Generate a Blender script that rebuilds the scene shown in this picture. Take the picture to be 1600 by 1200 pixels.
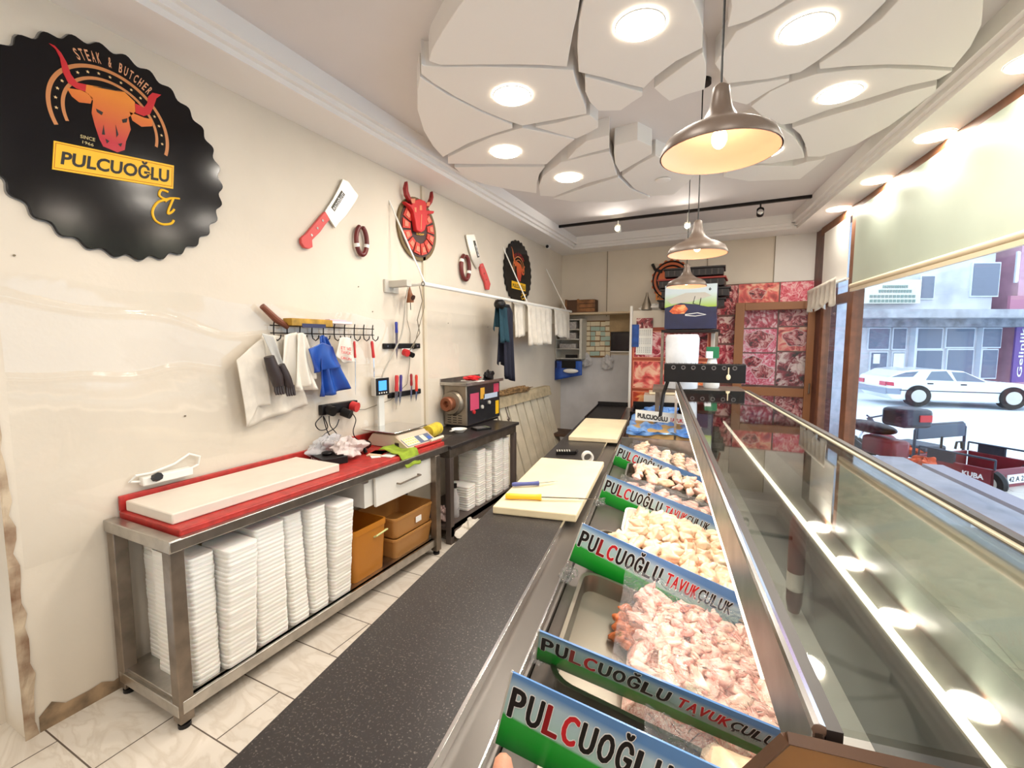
import bpy, bmesh, math, random
from mathutils import Vector, Matrix
random.seed(7)
for o in list(bpy.data.objects): bpy.data.objects.remove(o)
COL = bpy.context.scene.collection
SC = bpy.context.scene
PI = math.pi
# ---------------------------------------------------------------- camera
F = 712.0; YAW = math.atan(352/712); PIT = math.atan(64/712.); H = 1.60
HALF = math.atan(232/712); A = YAW-HALF
cy_, sy_ = math.cos(YAW), math.sin(YAW)
FWD = Vector((-sy_*math.cos(PIT), cy_*math.cos(PIT), -math.sin(PIT)))
RT = Vector((cy_, sy_, 0)); UP = RT.cross(FWD); CAM = Vector((0, 0, H))
CD = Vector((-math.sin(A), math.cos(A), 0)); CR = Vector((math.cos(A), math.sin(A), 0))
def onp(x, y, n, k):
    d = FWD+RT*((x-800)/F)-UP*((y-600)/F); n = Vector(n)
    return CAM+d*((k-n.dot(CAM))/n.dot(d))
def onx(x, y, X): return onp(x, y, (1, 0, 0), X)
def ony(x, y, Y): return onp(x, y, (0, 1, 0), Y)
def onz(x, y, Z): return onp(x, y, (0, 0, 1), Z)
cam = bpy.data.objects.new('camera', bpy.data.cameras.new('camera')); COL.objects.link(cam)
cam.data.sensor_width = 36; cam.data.lens = 36*F/1600; cam.data.clip_start = 0.02; cam.data.clip_end = 300
cam.matrix_world = Matrix.Translation(CAM) @ Matrix((RT, UP, -FWD)).transposed().to_4x4()
SC.camera = cam
# ---------------------------------------------------------------- world, exposure
w = bpy.data.worlds.new('sky'); SC.world = w; w.use_nodes = True
w.node_tree.nodes['Background'].inputs[0].default_value = (0.74, 0.86, 1.0, 1)
w.node_tree.nodes['Background'].inputs[1].default_value = 4.0
SC.view_settings.view_transform = 'Standard'; SC.view_settings.look = 'None'
SC.view_settings.gamma = 1; SC.view_settings.use_curve_mapping = False
SC.view_settings.exposure = -0.42
# ---------------------------------------------------------------- materials
def lin(c):
    return tuple(((v/255)/12.92 if v/255 <= .04045 else ((v/255+.055)/1.055)**2.4) for v in c)+(1,)
MC = {}
def mat(name, col, rough=.5, metal=0, noise=0, nscale=8, bump=0, bscale=60, col2=None, emit=0, spec=.5, coat=0, trans=0, alpha=1, sub=0):
    if name in MC: return MC[name]
    m = bpy.data.materials.new(name); m.use_nodes = True; nt = m.node_tree; b = nt.nodes['Principled BSDF']
    b.inputs['Base Color'].default_value = lin(col); b.inputs['Roughness'].default_value = rough
    b.inputs['Metallic'].default_value = metal; b.inputs['Specular IOR Level'].default_value = spec
    b.inputs['Coat Weight'].default_value = coat; b.inputs['Alpha'].default_value = alpha
    b.inputs['Transmission Weight'].default_value = trans
    if sub: b.inputs['Subsurface Weight'].default_value = sub; b.inputs['Subsurface Scale'].default_value = .01
    if emit:
        b.inputs['Emission Color'].default_value = lin(col); b.inputs['Emission Strength'].default_value = emit
    tc = nt.nodes.new('ShaderNodeTexCoord')
    if noise or col2:
        n = nt.nodes.new('ShaderNodeTexNoise'); n.inputs['Scale'].default_value = nscale; n.inputs['Detail'].default_value = 6
        nt.links.new(tc.outputs['Object'], n.inputs['Vector'])
        r = nt.nodes.new('ShaderNodeValToRGB'); c2 = col2 or tuple(max(0, v*(1-noise)) for v in col)
        r.color_ramp.elements[0].position = .35; r.color_ramp.elements[1].position = .65
        r.color_ramp.elements[0].color = lin(c2); r.color_ramp.elements[1].color = lin(col)
        nt.links.new(n.outputs['Fac'], r.inputs['Fac']); nt.links.new(r.outputs['Color'], b.inputs['Base Color'])
    if bump:
        n = nt.nodes.new('ShaderNodeTexNoise'); n.inputs['Scale'].default_value = bscale; n.inputs['Detail'].default_value = 4
        nt.links.new(tc.outputs['Object'], n.inputs['Vector'])
        bp = nt.nodes.new('ShaderNodeBump'); bp.inputs['Strength'].default_value = bump; bp.inputs['Distance'].default_value = .01
        nt.links.new(n.outputs['Fac'], bp.inputs['Height']); nt.links.new(bp.outputs['Normal'], b.inputs['Normal'])
    MC[name] = m; return m
def clear(name, tint=(255, 255, 255), refl=1.0, rough=.02, bump=0, bscale=6, film=0, ior=1.5):
    m = bpy.data.materials.new(name); m.use_nodes = True; nt = m.node_tree; nt.nodes.clear()
    out = nt.nodes.new('ShaderNodeOutputMaterial'); t = nt.nodes.new('ShaderNodeBsdfTransparent'); t.inputs[0].default_value = lin(tint)
    g = nt.nodes.new('ShaderNodeBsdfGlossy'); g.inputs['Roughness'].default_value = rough
    fr = nt.nodes.new('ShaderNodeFresnel'); fr.inputs['IOR'].default_value = ior
    mul = nt.nodes.new('ShaderNodeMath'); mul.operation = 'MULTIPLY'; mul.inputs[1].default_value = refl; mul.use_clamp = True
    mx = nt.nodes.new('ShaderNodeMixShader')
    ge = nt.nodes.new('ShaderNodeNewGeometry'); mi = nt.nodes.new('ShaderNodeMapRange'); mi.inputs[3].default_value = ior; mi.inputs[4].default_value = 1/ior
    nt.links.new(ge.outputs['Backfacing'], mi.inputs[0]); nt.links.new(mi.outputs[0], fr.inputs['IOR'])
    nt.links.new(fr.outputs[0], mul.inputs[0]); nt.links.new(mul.outputs[0], mx.inputs[0])
    src = t
    if film:
        d = nt.nodes.new('ShaderNodeBsdfDiffuse'); d.inputs[0].default_value = lin((235, 235, 238))
        m2 = nt.nodes.new('ShaderNodeMixShader'); m2.inputs[0].default_value = film
        nt.links.new(t.outputs[0], m2.inputs[1]); nt.links.new(d.outputs[0], m2.inputs[2]); src = m2
    nt.links.new(src.outputs[0], mx.inputs[1]); nt.links.new(g.outputs[0], mx.inputs[2]); nt.links.new(mx.outputs[0], out.inputs[0])
    if bump:
        tc = nt.nodes.new('ShaderNodeTexCoord'); n = nt.nodes.new('ShaderNodeTexNoise'); n.inputs['Scale'].default_value = bscale
        n.inputs['Detail'].default_value = 3; n.inputs['Distortion'].default_value = 1.5
        nt.links.new(tc.outputs['Object'], n.inputs['Vector']); bp = nt.nodes.new('ShaderNodeBump')
        bp.inputs['Strength'].default_value = bump; bp.inputs['Distance'].default_value = .03
        nt.links.new(n.outputs['Fac'], bp.inputs['Height'])
        nt.links.new(bp.outputs['Normal'], g.inputs['Normal']); nt.links.new(bp.outputs['Normal'], fr.inputs['Normal'])
    MC[name] = m; return m
WALL = mat('cream wall paint', (226, 215, 198), .75, noise=.05, nscale=1.2, bump=.08, bscale=40)
WALLW = mat('white wall paint', (238, 234, 228), .7, noise=.03, nscale=2)
CEIL = mat('ceiling paint', (226, 220, 218), .8, noise=.02, nscale=2)
PANEL = mat('white ceiling panel', (244, 240, 236), .7)
STEEL = mat('brushed steel', (196, 192, 186), .32, 1, noise=.12, nscale=14)
DSTEEL = mat('worn steel', (150, 138, 126), .42, .85, noise=.2, nscale=9)
CHROME = mat('polished steel', (225, 225, 225), .14, 1)
WHITEP = mat('white plastic', (236, 234, 228), .4)
FOAM = mat('white foam', (244, 242, 238), .55, sub=.15)
CREAMP = mat('cream cutting board plastic', (236, 220, 184), .45, noise=.05, nscale=6)
BOARDW = mat('white cutting board plastic', (232, 222, 208), .5, noise=.04, nscale=5)
REDTOP = mat('red plastic worktop', (188, 50, 44), .42, noise=.14, nscale=25, bump=.05)
BLACKP = mat('black plastic', (14, 12, 14), .42, spec=.35)
BLACKM = mat('black metal', (32, 28, 28), .45, .5)
WHITET = mat('white print', (245, 245, 245), .5)
BLACKT = mat('black print', (22, 14, 14), .5)
REDT = mat('red print', (206, 30, 40), .5)
GOLD = mat('gold print', (246, 190, 30), .5)
COPPER = mat('copper coloured print', (200, 130, 75), .5)
BROWNF = mat('brown window frame', (134, 86, 56), .5, noise=.15, nscale=12)
DBROWN = mat('dark brown frame', (104, 62, 50), .45, noise=.2, nscale=12)
CLOTH = mat('white cloth', (230, 222, 208), .9, noise=.06, nscale=14, bump=.2, bscale=20)
WOOD = mat('brown wood', (150, 98, 56), .5, noise=.35, nscale=10)
RED = mat('red handle plastic', (200, 48, 50), .4)
BLUE = mat('blue handle plastic', (45, 60, 160), .4)
CARD = mat('brown cardboard', (196, 160, 104), .8, noise=.1, nscale=10)
SILVERP = mat('light grey plastic', (198, 194, 184), .5)
PAPER = mat('white paper', (240, 238, 228), .8)
GLASS = clear('window glass', (248, 252, 255), .6)
CGLASS = clear('case glass', (214, 218, 214), 1.35, .025, ior=1.5)
FILM = clear('clear plastic film', (255, 255, 255), 1.0, .06, bump=.25, bscale=1.2, film=.0)
CLING = clear('cling film', (252, 252, 252), 1.1, .12, bump=.9, bscale=22, film=.05)
BAG = clear('thin plastic bag', (245, 245, 245), 1, .2, bump=.8, bscale=18, film=.45)
def tile_mat():
    m = bpy.data.materials.new('marble floor tile'); m.use_nodes = True; nt = m.node_tree; b = nt.nodes['Principled BSDF']
    tc = nt.nodes.new('ShaderNodeTexCoord'); mp = nt.nodes.new('ShaderNodeMapping')
    mp.inputs['Location'].default_value = (.12, -.145, 0); nt.links.new(tc.outputs['Object'], mp.inputs[0])
    br = nt.nodes.new('ShaderNodeTexBrick'); br.inputs['Scale'].default_value = 1; br.inputs['Brick Width'].default_value = .57
    br.inputs['Row Height'].default_value = .285; br.inputs['Mortar Size'].default_value = .003; br.inputs['Mortar Smooth'].default_value = .1
    br.inputs['Mortar'].default_value = lin((96, 84, 74)); nt.links.new(mp.outputs[0], br.inputs['Vector'])
    n = nt.nodes.new('ShaderNodeTexNoise'); n.inputs['Scale'].default_value = 2.4; n.inputs['Detail'].default_value = 7; n.inputs['Distortion'].default_value = 2.2
    mp2 = nt.nodes.new('ShaderNodeMapping'); mp2.inputs['Rotation'].default_value = (0, 0, .7); mp2.inputs['Scale'].default_value = (1, 2.4, 1)
    nt.links.new(tc.outputs['Object'], mp2.inputs[0]); nt.links.new(mp2.outputs[0], n.inputs['Vector'])
    r = nt.nodes.new('ShaderNodeValToRGB'); e = r.color_ramp.elements
    e[0].position = .42; e[0].color = lin((222, 214, 202)); e[1].position = .58; e[1].color = lin((226, 218, 206))
    x = r.color_ramp.elements.new(.5); x.color = lin((212, 202, 188))
    nt.links.new(n.outputs['Fac'], r.inputs['Fac']); nt.links.new(r.outputs[0], br.inputs['Color1']); nt.links.new(r.outputs[0], br.inputs['Color2'])
    nt.links.new(br.outputs['Color'], b.inputs['Base Color']); b.inputs['Roughness'].default_value = .28
    return m
def speck_mat(name, base, speck, scale, rough, th=.7):
    m = bpy.data.materials.new(name); m.use_nodes = True; nt = m.node_tree; b = nt.nodes['Principled BSDF']
    tc = nt.nodes.new('ShaderNodeTexCoord'); n = nt.nodes.new('ShaderNodeTexNoise'); n.inputs['Scale'].default_value = scale; n.inputs['Detail'].default_value = 3
    nt.links.new(tc.outputs['Object'], n.inputs['Vector'])
    r = nt.nodes.new('ShaderNodeValToRGB'); r.color_ramp.elements[0].position = th-.12; r.color_ramp.elements[0].color = lin(base)
    r.color_ramp.elements[1].position = th; r.color_ramp.elements[1].color = lin(speck)
    n2 = nt.nodes.new('ShaderNodeTexNoise'); n2.inputs['Scale'].default_value = 5; nt.links.new(tc.outputs['Object'], n2.inputs['Vector'])
    mr = nt.nodes.new('ShaderNodeMapRange'); mr.inputs[3].default_value = rough-.08; mr.inputs[4].default_value = rough+.12
    nt.links.new(n2.outputs['Fac'], mr.inputs[0]); nt.links.new(mr.outputs[0], b.inputs['Roughness'])
    nt.links.new(n.outputs['Fac'], r.inputs['Fac']); nt.links.new(r.outputs[0], b.inputs['Base Color'])
    return m
GRANITE = speck_mat('black granite', (40, 36, 36), (104, 98, 92), 190, .32, .70)
def meat_print(name, c1, c2, c3, scale, kind='voronoi'):
    m = bpy.data.materials.new(name); m.use_nodes = True; nt = m.node_tree; b = nt.nodes['Principled BSDF']
    tc = nt.nodes.new('ShaderNodeTexCoord')
    v = nt.nodes.new('ShaderNodeTexVoronoi'); v.inputs['Scale'].default_value = scale; v.feature = 'F1' if kind == 'voronoi' else 'SMOOTH_F1'
    n = nt.nodes.new('ShaderNodeTexNoise'); n.inputs['Scale'].default_value = scale*.8; n.inputs['Detail'].default_value = 5; n.inputs['Distortion'].default_value = 2.5
    nt.links.new(tc.outputs['Object'], n.inputs['Vector'])
    mxv = nt.nodes.new('ShaderNodeVectorMath'); mxv.operation = 'MULTIPLY_ADD'; mxv.inputs[1].default_value = (.25, .25, .25)
    nt.links.new(n.outputs['Color'], mxv.inputs[0]); nt.links.new(tc.outputs['Object'], mxv.inputs[2]); nt.links.new(mxv.outputs[0], v.inputs['Vector'])
    r = nt.nodes.new('ShaderNodeValToRGB'); e = r.color_ramp.elements
    e[0].position = .35; e[0].color = lin(c1); e[1].position = 1.0; e[1].color = lin(c3); x = e.new(.68); x.color = lin(c2)
    mm = nt.nodes.new('ShaderNodeMath'); mm.operation = 'ADD'
    mu = nt.nodes.new('ShaderNodeMath'); mu.operation = 'MULTIPLY_ADD'; mu.inputs[1].default_value = 1.6; mu.inputs[2].default_value = -.6
    nt.links.new(n.outputs['Fac'], mu.inputs[0]); nt.links.new(v.outputs['Distance'], mm.inputs[0]); nt.links.new(mu.outputs[0], mm.inputs[1])
    nt.links.new(mm.outputs[0], r.inputs['Fac']); nt.links.new(r.outputs[0], b.inputs['Base Color']); b.inputs['Roughness'].default_value = .4
    return m
# ---------------------------------------------------------------- mesh builder
class MB:
    def __init__(s): s.v = []; s.f = []; s.m = []
    def add(s, vs, fs, m=0, T=None):
        k = len(s.v); s.v += [tuple(T @ Vector(v)) if T else tuple(v) for v in vs]
        s.f += [tuple(i+k for i in f) for f in fs]; s.m += [m]*len(fs); return s
    def box(s, a, b, m=0, T=None):
        x0, y0, z0 = a; x1, y1, z1 = b
        vs = [(x0,y0,z0),(x1,y0,z0),(x1,y1,z0),(x0,y1,z0),(x0,y0,z1),(x1,y0,z1),(x1,y1,z1),(x0,y1,z1)]
        return s.add(vs, [(3,2,1,0),(4,5,6,7),(0,1,5,4),(1,2,6,5),(2,3,7,6),(3,0,4,7)], m, T)
    def tube(s, pts, r, m=0, n=8, caps=True, T=None):
        pts = [Vector(p) for p in pts]; rs = r if isinstance(r, (list, tuple)) else [r]*len(pts)
        vs = []; fs = []; ref = None
        for i, p in enumerate(pts):
            d = (pts[min(i+1, len(pts)-1)]-pts[max(i-1, 0)]).normalized()
            if ref is None: ref = Vector((0, 0, 1)) if abs(d.z) < .9 else Vector((1, 0, 0))
            u = d.cross(ref); u = u.normalized() if u.length > 1e-4 else d.orthogonal().normalized()
            w_ = u.cross(d).normalized(); ref = w_
            for k in range(n):
                a = 2*PI*k/n; vs.append(p+u*(math.cos(a)*rs[i])+w_*(math.sin(a)*rs[i]))
        for i in range(len(pts)-1):
            for k in range(n):
                a, b = i*n+k, i*n+(k+1) % n; fs.append((a, b, b+n, a+n))
        if caps: fs += [tuple(range(n))[::-1], tuple(range((len(pts)-1)*n, len(pts)*n))]
        return s.add(vs, fs, m, T)
    def lathe(s, prof, n=32, m=0, T=None, caps=False):
        vs = [(r*math.cos(2*PI*k/n), r*math.sin(2*PI*k/n), z) for r, z in prof for k in range(n)]
        fs = [(i*n+k, i*n+(k+1) % n, (i+1)*n+(k+1) % n, (i+1)*n+k) for i in range(len(prof)-1) for k in range(n)]
        if caps: fs += [tuple(range(n))[::-1], tuple(range((len(prof)-1)*n, len(prof)*n))]
        return s.add(vs, fs, m, T)
    def prism(s, poly, z0, z1, m=0, T=None):
        n = len(poly); vs = [(x, y, z0) for x, y in poly]+[(x, y, z1) for x, y in poly]
        ar = sum(poly[i][0]*poly[(i+1) % n][1]-poly[(i+1) % n][0]*poly[i][1] for i in range(n))
        fs = [tuple(range(n))[::-1], tuple(range(n, 2*n))]+[(i, (i+1) % n, (i+1) % n+n, i+n) for i in range(n)]
        if (ar < 0) != (z1 < z0): fs = [f[::-1] for f in fs]
        return s.add(vs, fs, m, T)
    def grid(s, fn, nu, nv, m=0, T=None):
        vs = [fn(i/nu, j/nv) for j in range(nv+1) for i in range(nu+1)]
        fs = [(j*(nu+1)+i, j*(nu+1)+i+1, (j+1)*(nu+1)+i+1, (j+1)*(nu+1)+i) for j in range(nv) for i in range(nu)]
        return s.add(vs, fs, m, T)
    def ball(s, c, r, m=0, n=12, T=None):
        rx, ry, rz = r if isinstance(r, (tuple, list)) else (r, r, r)
        prof = [(math.sin(PI*i/n), -math.cos(PI*i/n)) for i in range(n+1)]
        prof[0] = (.001, -1); prof[-1] = (.001, 1)
        M_ = Matrix.Translation(c) @ Matrix.Diagonal((rx, ry, rz, 1))
        return s.lathe(prof, 2*n, m, (T @ M_) if T else M_, True)
    def build(s, name, mats, parent=None, smooth=35, bevel=0, loc=None, rz=0, solid=0, subd=0):
        me = bpy.data.meshes.new(name); me.from_pydata(s.v, [], s.f); me.polygons.foreach_set('material_index', s.m)
        for m_ in (mats if isinstance(mats, (list, tuple)) else [mats]): me.materials.append(m_)
        if smooth:
            me.polygons.foreach_set('use_smooth', [True]*len(s.f)); me.set_sharp_from_angle(angle=math.radians(smooth))
        me.update(); o = bpy.data.objects.new(name, me); COL.objects.link(o)
        if parent: o.parent = parent
        if loc is not None: o.location = loc
        if rz: o.rotation_euler.z = rz
        if solid: md = o.modifiers.new('s', 'SOLIDIFY'); md.thickness = solid; md.offset = 0
        if bevel: md = o.modifiers.new('b', 'BEVEL'); md.width = bevel; md.segments = 2; md.limit_method = 'ANGLE'; md.harden_normals = False
        if subd: md = o.modifiers.new('d', 'SUBSURF'); md.levels = subd; md.render_levels = subd
        return o
def tag(o, label, cat, group=None, kind=None):
    o['label'] = label; o['category'] = cat
    if group: o['group'] = group
    if kind: o['kind'] = kind
    return o
def thing(name, label, cat, loc=(0, 0, 0), rz=0, group=None):
    o = bpy.data.objects.new(name, None); COL.objects.link(o); o.empty_display_size = .05
    o.location = loc; o.rotation_euler = (0, 0, rz); return tag(o, label, cat, group)
def struct(name, mb, m, **k):
    o = mb.build(name, m, **k); o['kind'] = 'structure'; return o
def dup(root, loc, rz=None, label=None, group=None):
    r = root.copy(); COL.objects.link(r); r.location = loc
    if rz is not None: r.rotation_euler.z = rz
    if label: r['label'] = label
    if group: r['group'] = group
    for ch in list(root.children):
        c = ch.copy(); COL.objects.link(c); c.parent = r
        for g in list(ch.children):
            d = g.copy(); COL.objects.link(d); d.parent = c
    return r
def CF(v, u, z=0): p = CR*v+CD*u; return Vector((p.x, p.y, z))
CM = Matrix.Rotation(A, 4, 'Z')
def cthing(name, label, cat, v, u, z=0, group=None, rz=0): return thing(name, label, cat, CF(v, u, z), A+rz, group)
# text: returns (verts, faces) scaled into the unit square 0..1 (keeps its own aspect in .asp)
_TC = {}
def glyphs(s, bold=.012):
    k = (s, bold)
    if k in _TC: return _TC[k]
    c = bpy.data.curves.new('t', 'FONT'); c.body = s; c.offset = bold; c.resolution_u = 3
    o = bpy.data.objects.new('t', c); COL.objects.link(o); bpy.context.view_layer.update()
    me = bpy.data.meshes.new_from_object(o.evaluated_get(bpy.context.evaluated_depsgraph_get()))
    vs = [tuple(v.co) for v in me.vertices]; fs = [tuple(p.vertices) for p in me.polygons]
    bpy.data.objects.remove(o); bpy.data.curves.remove(c); bpy.data.meshes.remove(me)
    x0 = min(v[0] for v in vs); x1 = max(v[0] for v in vs); y0 = min(v[1] for v in vs); y1 = max(v[1] for v in vs)
    _TC[k] = ([((v[0]-x0)/(x1-x0), (v[1]-y0)/(y1-y0)) for v in vs], fs, (x1-x0)/(y1-y0)); return _TC[k]
def text_on(mb, s, fn, m=0, bold=.012):
    g = glyphs(s, bold); mb.add([fn(*v) for v in g[0]], g[1], m); return mb
def quadfn(bl, br, tr, tl, off=Vector((0, 0, 0))):
    bl, br, tr, tl = map(Vector, (bl, br, tr, tl))
    return lambda x, y: (bl*(1-x)+br*x)*(1-y)+(tl*(1-x)+tr*x)*y+off
def arealight(name, loc, size, power, col=(1, .915, .81), rot=(0, 0, 0), shape='DISK', parent=None):
    l = bpy.data.lights.new(name, 'AREA'); l.shape = shape; l.size = size; l.energy = power; l.color = col
    o = bpy.data.objects.new(name, l); COL.objects.link(o); o.location = loc; o.rotation_euler = rot
    if parent: o.parent = parent
    return o
XW = -2.517; YB = 6.85; VW = 1.82; ZS = 2.96; ZC = 3.12; YN = -2.2
# added unseen lights near the camera that brighten the room, without fittings
for q in ((-1.3, .2), (0.2, .6), (-.6, 1.0), (-1.5, -.9), (.3, -.9)):
    arealight('unseen_room_light', (q[0], q[1], ZS-.05), .25, 15)
# ================================================================ STRUCTURE
m = MB().box((XW-.3, YN-.1, -.1), (3.0, YB+.2, 0)); fl = struct('floor', m, tile_mat(), smooth=0)
wl = MB().box((XW-.2, .66, 0), (XW, YB+.2, 3.3)); wl = struct('wall_left', wl, WALL, smooth=0)
# stained plaster pier that ends the left wall at the photographer's side
STAIN = mat('stained bare plaster', (208, 190, 164), .85, col2=(120, 84, 58), nscale=7, bump=.5, bscale=14)
pr = MB().grid(lambda a, b: (XW+.004+.006*random.random(), .655+a*.028*(1.5-b)*(.6+.8*random.random()), b*1.35), 3, 26)
struct('trim_1', pr, STAIN, smooth=0)
MB_ = MB().grid(lambda a, b: (XW+.003, .70+a*.5, b*.10*(1-a*.8)*(.6+.6*random.random())), 12, 2)
struct('trim_2', MB_, mat('damp plaster', (176, 148, 116), .9, noise=.35, nscale=12), smooth=0)
wn = MB().box((XW-.9, YN, 0), (XW-.7, .66, 3.3)).box((XW-.75, .62, 0), (XW-.2, .66, 3.3)); struct('wall_left_recess', wn, WALL, smooth=0)
wb = MB().box((XW-.9, YB, 0), (1.1, YB+.2, 3.3)); struct('wall_back', wb, WALL, smooth=0)
lo = MB().box((XW+.001, YB-.006, 0), (-1.25, YB, 1.42)); struct('wall_back_lower_paint', lo, mat('grey blue wall paint', (206, 206, 210), .7, noise=.08, nscale=3), smooth=0)
wf = MB().box((XW-.9, YN-.2, 0), (3.2, YN, 3.3)); struct('wall_front', wf, WALL, smooth=0)
bri = MB().box((.38, YB-.012, 2.1), (.86, YB, 2.96)); struct('wall_back_overlit_patch', bri, WALLW, smooth=0)  # whiter patch stands for the wall overlit near the lamps
tj = MB().box((-1.80, YB-.012, 2.0), (-1.79, YB, 2.96)).box((-.42, YB-.012, 2.0), (-.412, YB, 2.96)).box((.372, YB-.014, 2.0), (.38, YB, 2.96)); struct('trim_3', tj, mat('panel joint', (150, 138, 120), .7), smooth=0)
# ceiling: soffit frame, inner tray
c = MB().box((XW-1, YN-.1, ZC), (3.2, YB+.2, ZC+.1)); struct('ceiling', c, CEIL, smooth=0)
def cpt(v, u): p = CF(v, u); return (p.x, p.y)
xl = -2.21; yb = 6.50
def vline(V, y): return (V - y*math.sin(A))/math.cos(A)
s_ = MB().prism([(XW-.9, YN), (xl, YN), (xl, yb), (XW-.9, yb)], ZS, ZC)
s_.prism([(XW-.9, yb), (1.2, yb), (1.2, YB), (XW-.9, YB)], ZS, ZC)
s_.prism([(vline(1.5, YN), YN), (3, YN), (1.2, yb), (vline(1.5, yb), yb)], ZS, ZC)
struct('ceiling_soffit', s_, PANEL, smooth=0)
co = MB()
for k, (d, h) in enumerate(((.0, .035), (.035, .07))):
    co.box((xl-.02, YN, ZS+.0+h*.9), (xl+.03+d, yb-.0, ZC+.001))
    co.box((xl, yb-.03-d, ZS+h*.9), (vline(1.5, yb), yb+.02, ZC+.001))
    co.prism([(vline(1.47-d, YN), YN), (vline(1.52, YN), YN), (vline(1.52, yb), yb), (vline(1.47-d, yb), yb)], ZS+h*.9, ZC+.001)
struct('trim_4', co, PANEL, smooth=0)
# window wall (counter frame): sill wall, frames, glass
def cstruct(name, mb, m_, **k):
    o = mb.build(name, m_, rz=A, **k); o['kind'] = 'structure'; return o
cstruct('wall_right', MB().box((VW-.05, -2.6, -.1), (VW+.12, 6.62, .50)), WALLW, smooth=0)
cstruct('trim_5', MB().box((VW-.12, -2.6, .50), (VW+.12, 6.6, .53)), mat('white marble sill', (226, 226, 230), .3, noise=.08), smooth=0)
wnd = MB().box((VW-.05, 5.33, .53), (VW+.05, 5.47, 2.90)).box((VW-.04, 6.20, .53), (VW+.04, 6.30, 2.90))
wnd.box((VW-.05, -2.6, 2.86), (VW+.05, 6.4, 2.955)).box((VW-.04, -2.6, .53), (VW+.04, 6.4, .58)).box((VW-.035, 5.45, 2.02), (VW+.035, 6.25, 2.12))
wnd.box((VW-.05, 1.2, .53), (VW+.05, 1.32, 2.9))
cstruct('window_1', wnd, BROWNF, bevel=.006)
cstruct('window_2', MB().box((VW-.004, -2.6, .55), (VW+.004, 6.3, 2.9)), GLASS, smooth=0)
# short return wall between window end and the back wall
cstruct('wall_right_end', MB().box((VW-.03, 6.30, .0), (VW+.12, 6.75, 3.3)), DBROWN, smooth=0)
cstruct('wall_right_top', MB().box((VW-.05, -2.6, 2.955), (VW+.1, 6.6, 3.3)), WALLW, smooth=0)
# exterior white reveal with the cracked edge, seen through the narrow window
rv = MB().prism([(VW+.13, 7.0), (VW+.13, 6.32), (VW+.32, 6.5), (VW+.36, 7.1)], -.1, 3.2)
cstruct('wall_outside_reveal', rv, mat('exterior white plaster', (206, 212, 226), .8, noise=.1, nscale=9, bump=.3), smooth=0)
# ---------------------------------------------------------------- blinds
BL = mat('pale roller blind', (190, 202, 186), .35, noise=.05, nscale=1.5, coat=.3)
b = cthing('roller_blind', 'long pale green roller blind pulled halfway down the big shop window', 'blind', VW-.07, 2.3, 0)
MB().box((-.003, -4.2, 2.16), (.003, 3.0, 2.88)).build('blind_fabric', BL, b)
MB().tube([(0, -4.2, 2.155), (0, 3.02, 2.155)], .022, n=12).build('bottom_bar', mat('cream bar', (226, 210, 180), .4), b)
MB().box((-.012, -4.2, 2.10), (.012, 3.02, 2.13)).build('bar_channel', mat('cream bar', (226, 210, 180), .4), b)
b = cthing('roller_blind', 'short white blind over the narrow window beside the brown post', 'blind', VW-.06, 5.85, 0)
MB().box((-.003, -.36, 2.25), (.003, .38, 2.86)).build('blind_fabric', mat('bright white blind', (250, 248, 240), .5), b)
MB().tube([(-.01, -.42, 2.24), (-.01, .40, 2.24)], .014, n=10).build('bottom_bar', WHITEP, b)
def valf(a, t):
    u = -.36+a*.95; z = 2.27-.04*a - t*(.24+.035*abs(math.sin(a*PI*4.5)) + .02*math.sin(a*23))
    return (.02*math.sin(a*40)*t-.03, u, z)
o = MB().grid(valf, 60, 8).build('valance', CLOTH, solid=.004, loc=CF(VW-.12, 5.85), rz=A)
tag(o, 'crumpled cream valance with a scalloped hem hanging by the narrow window', 'valance')
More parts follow.
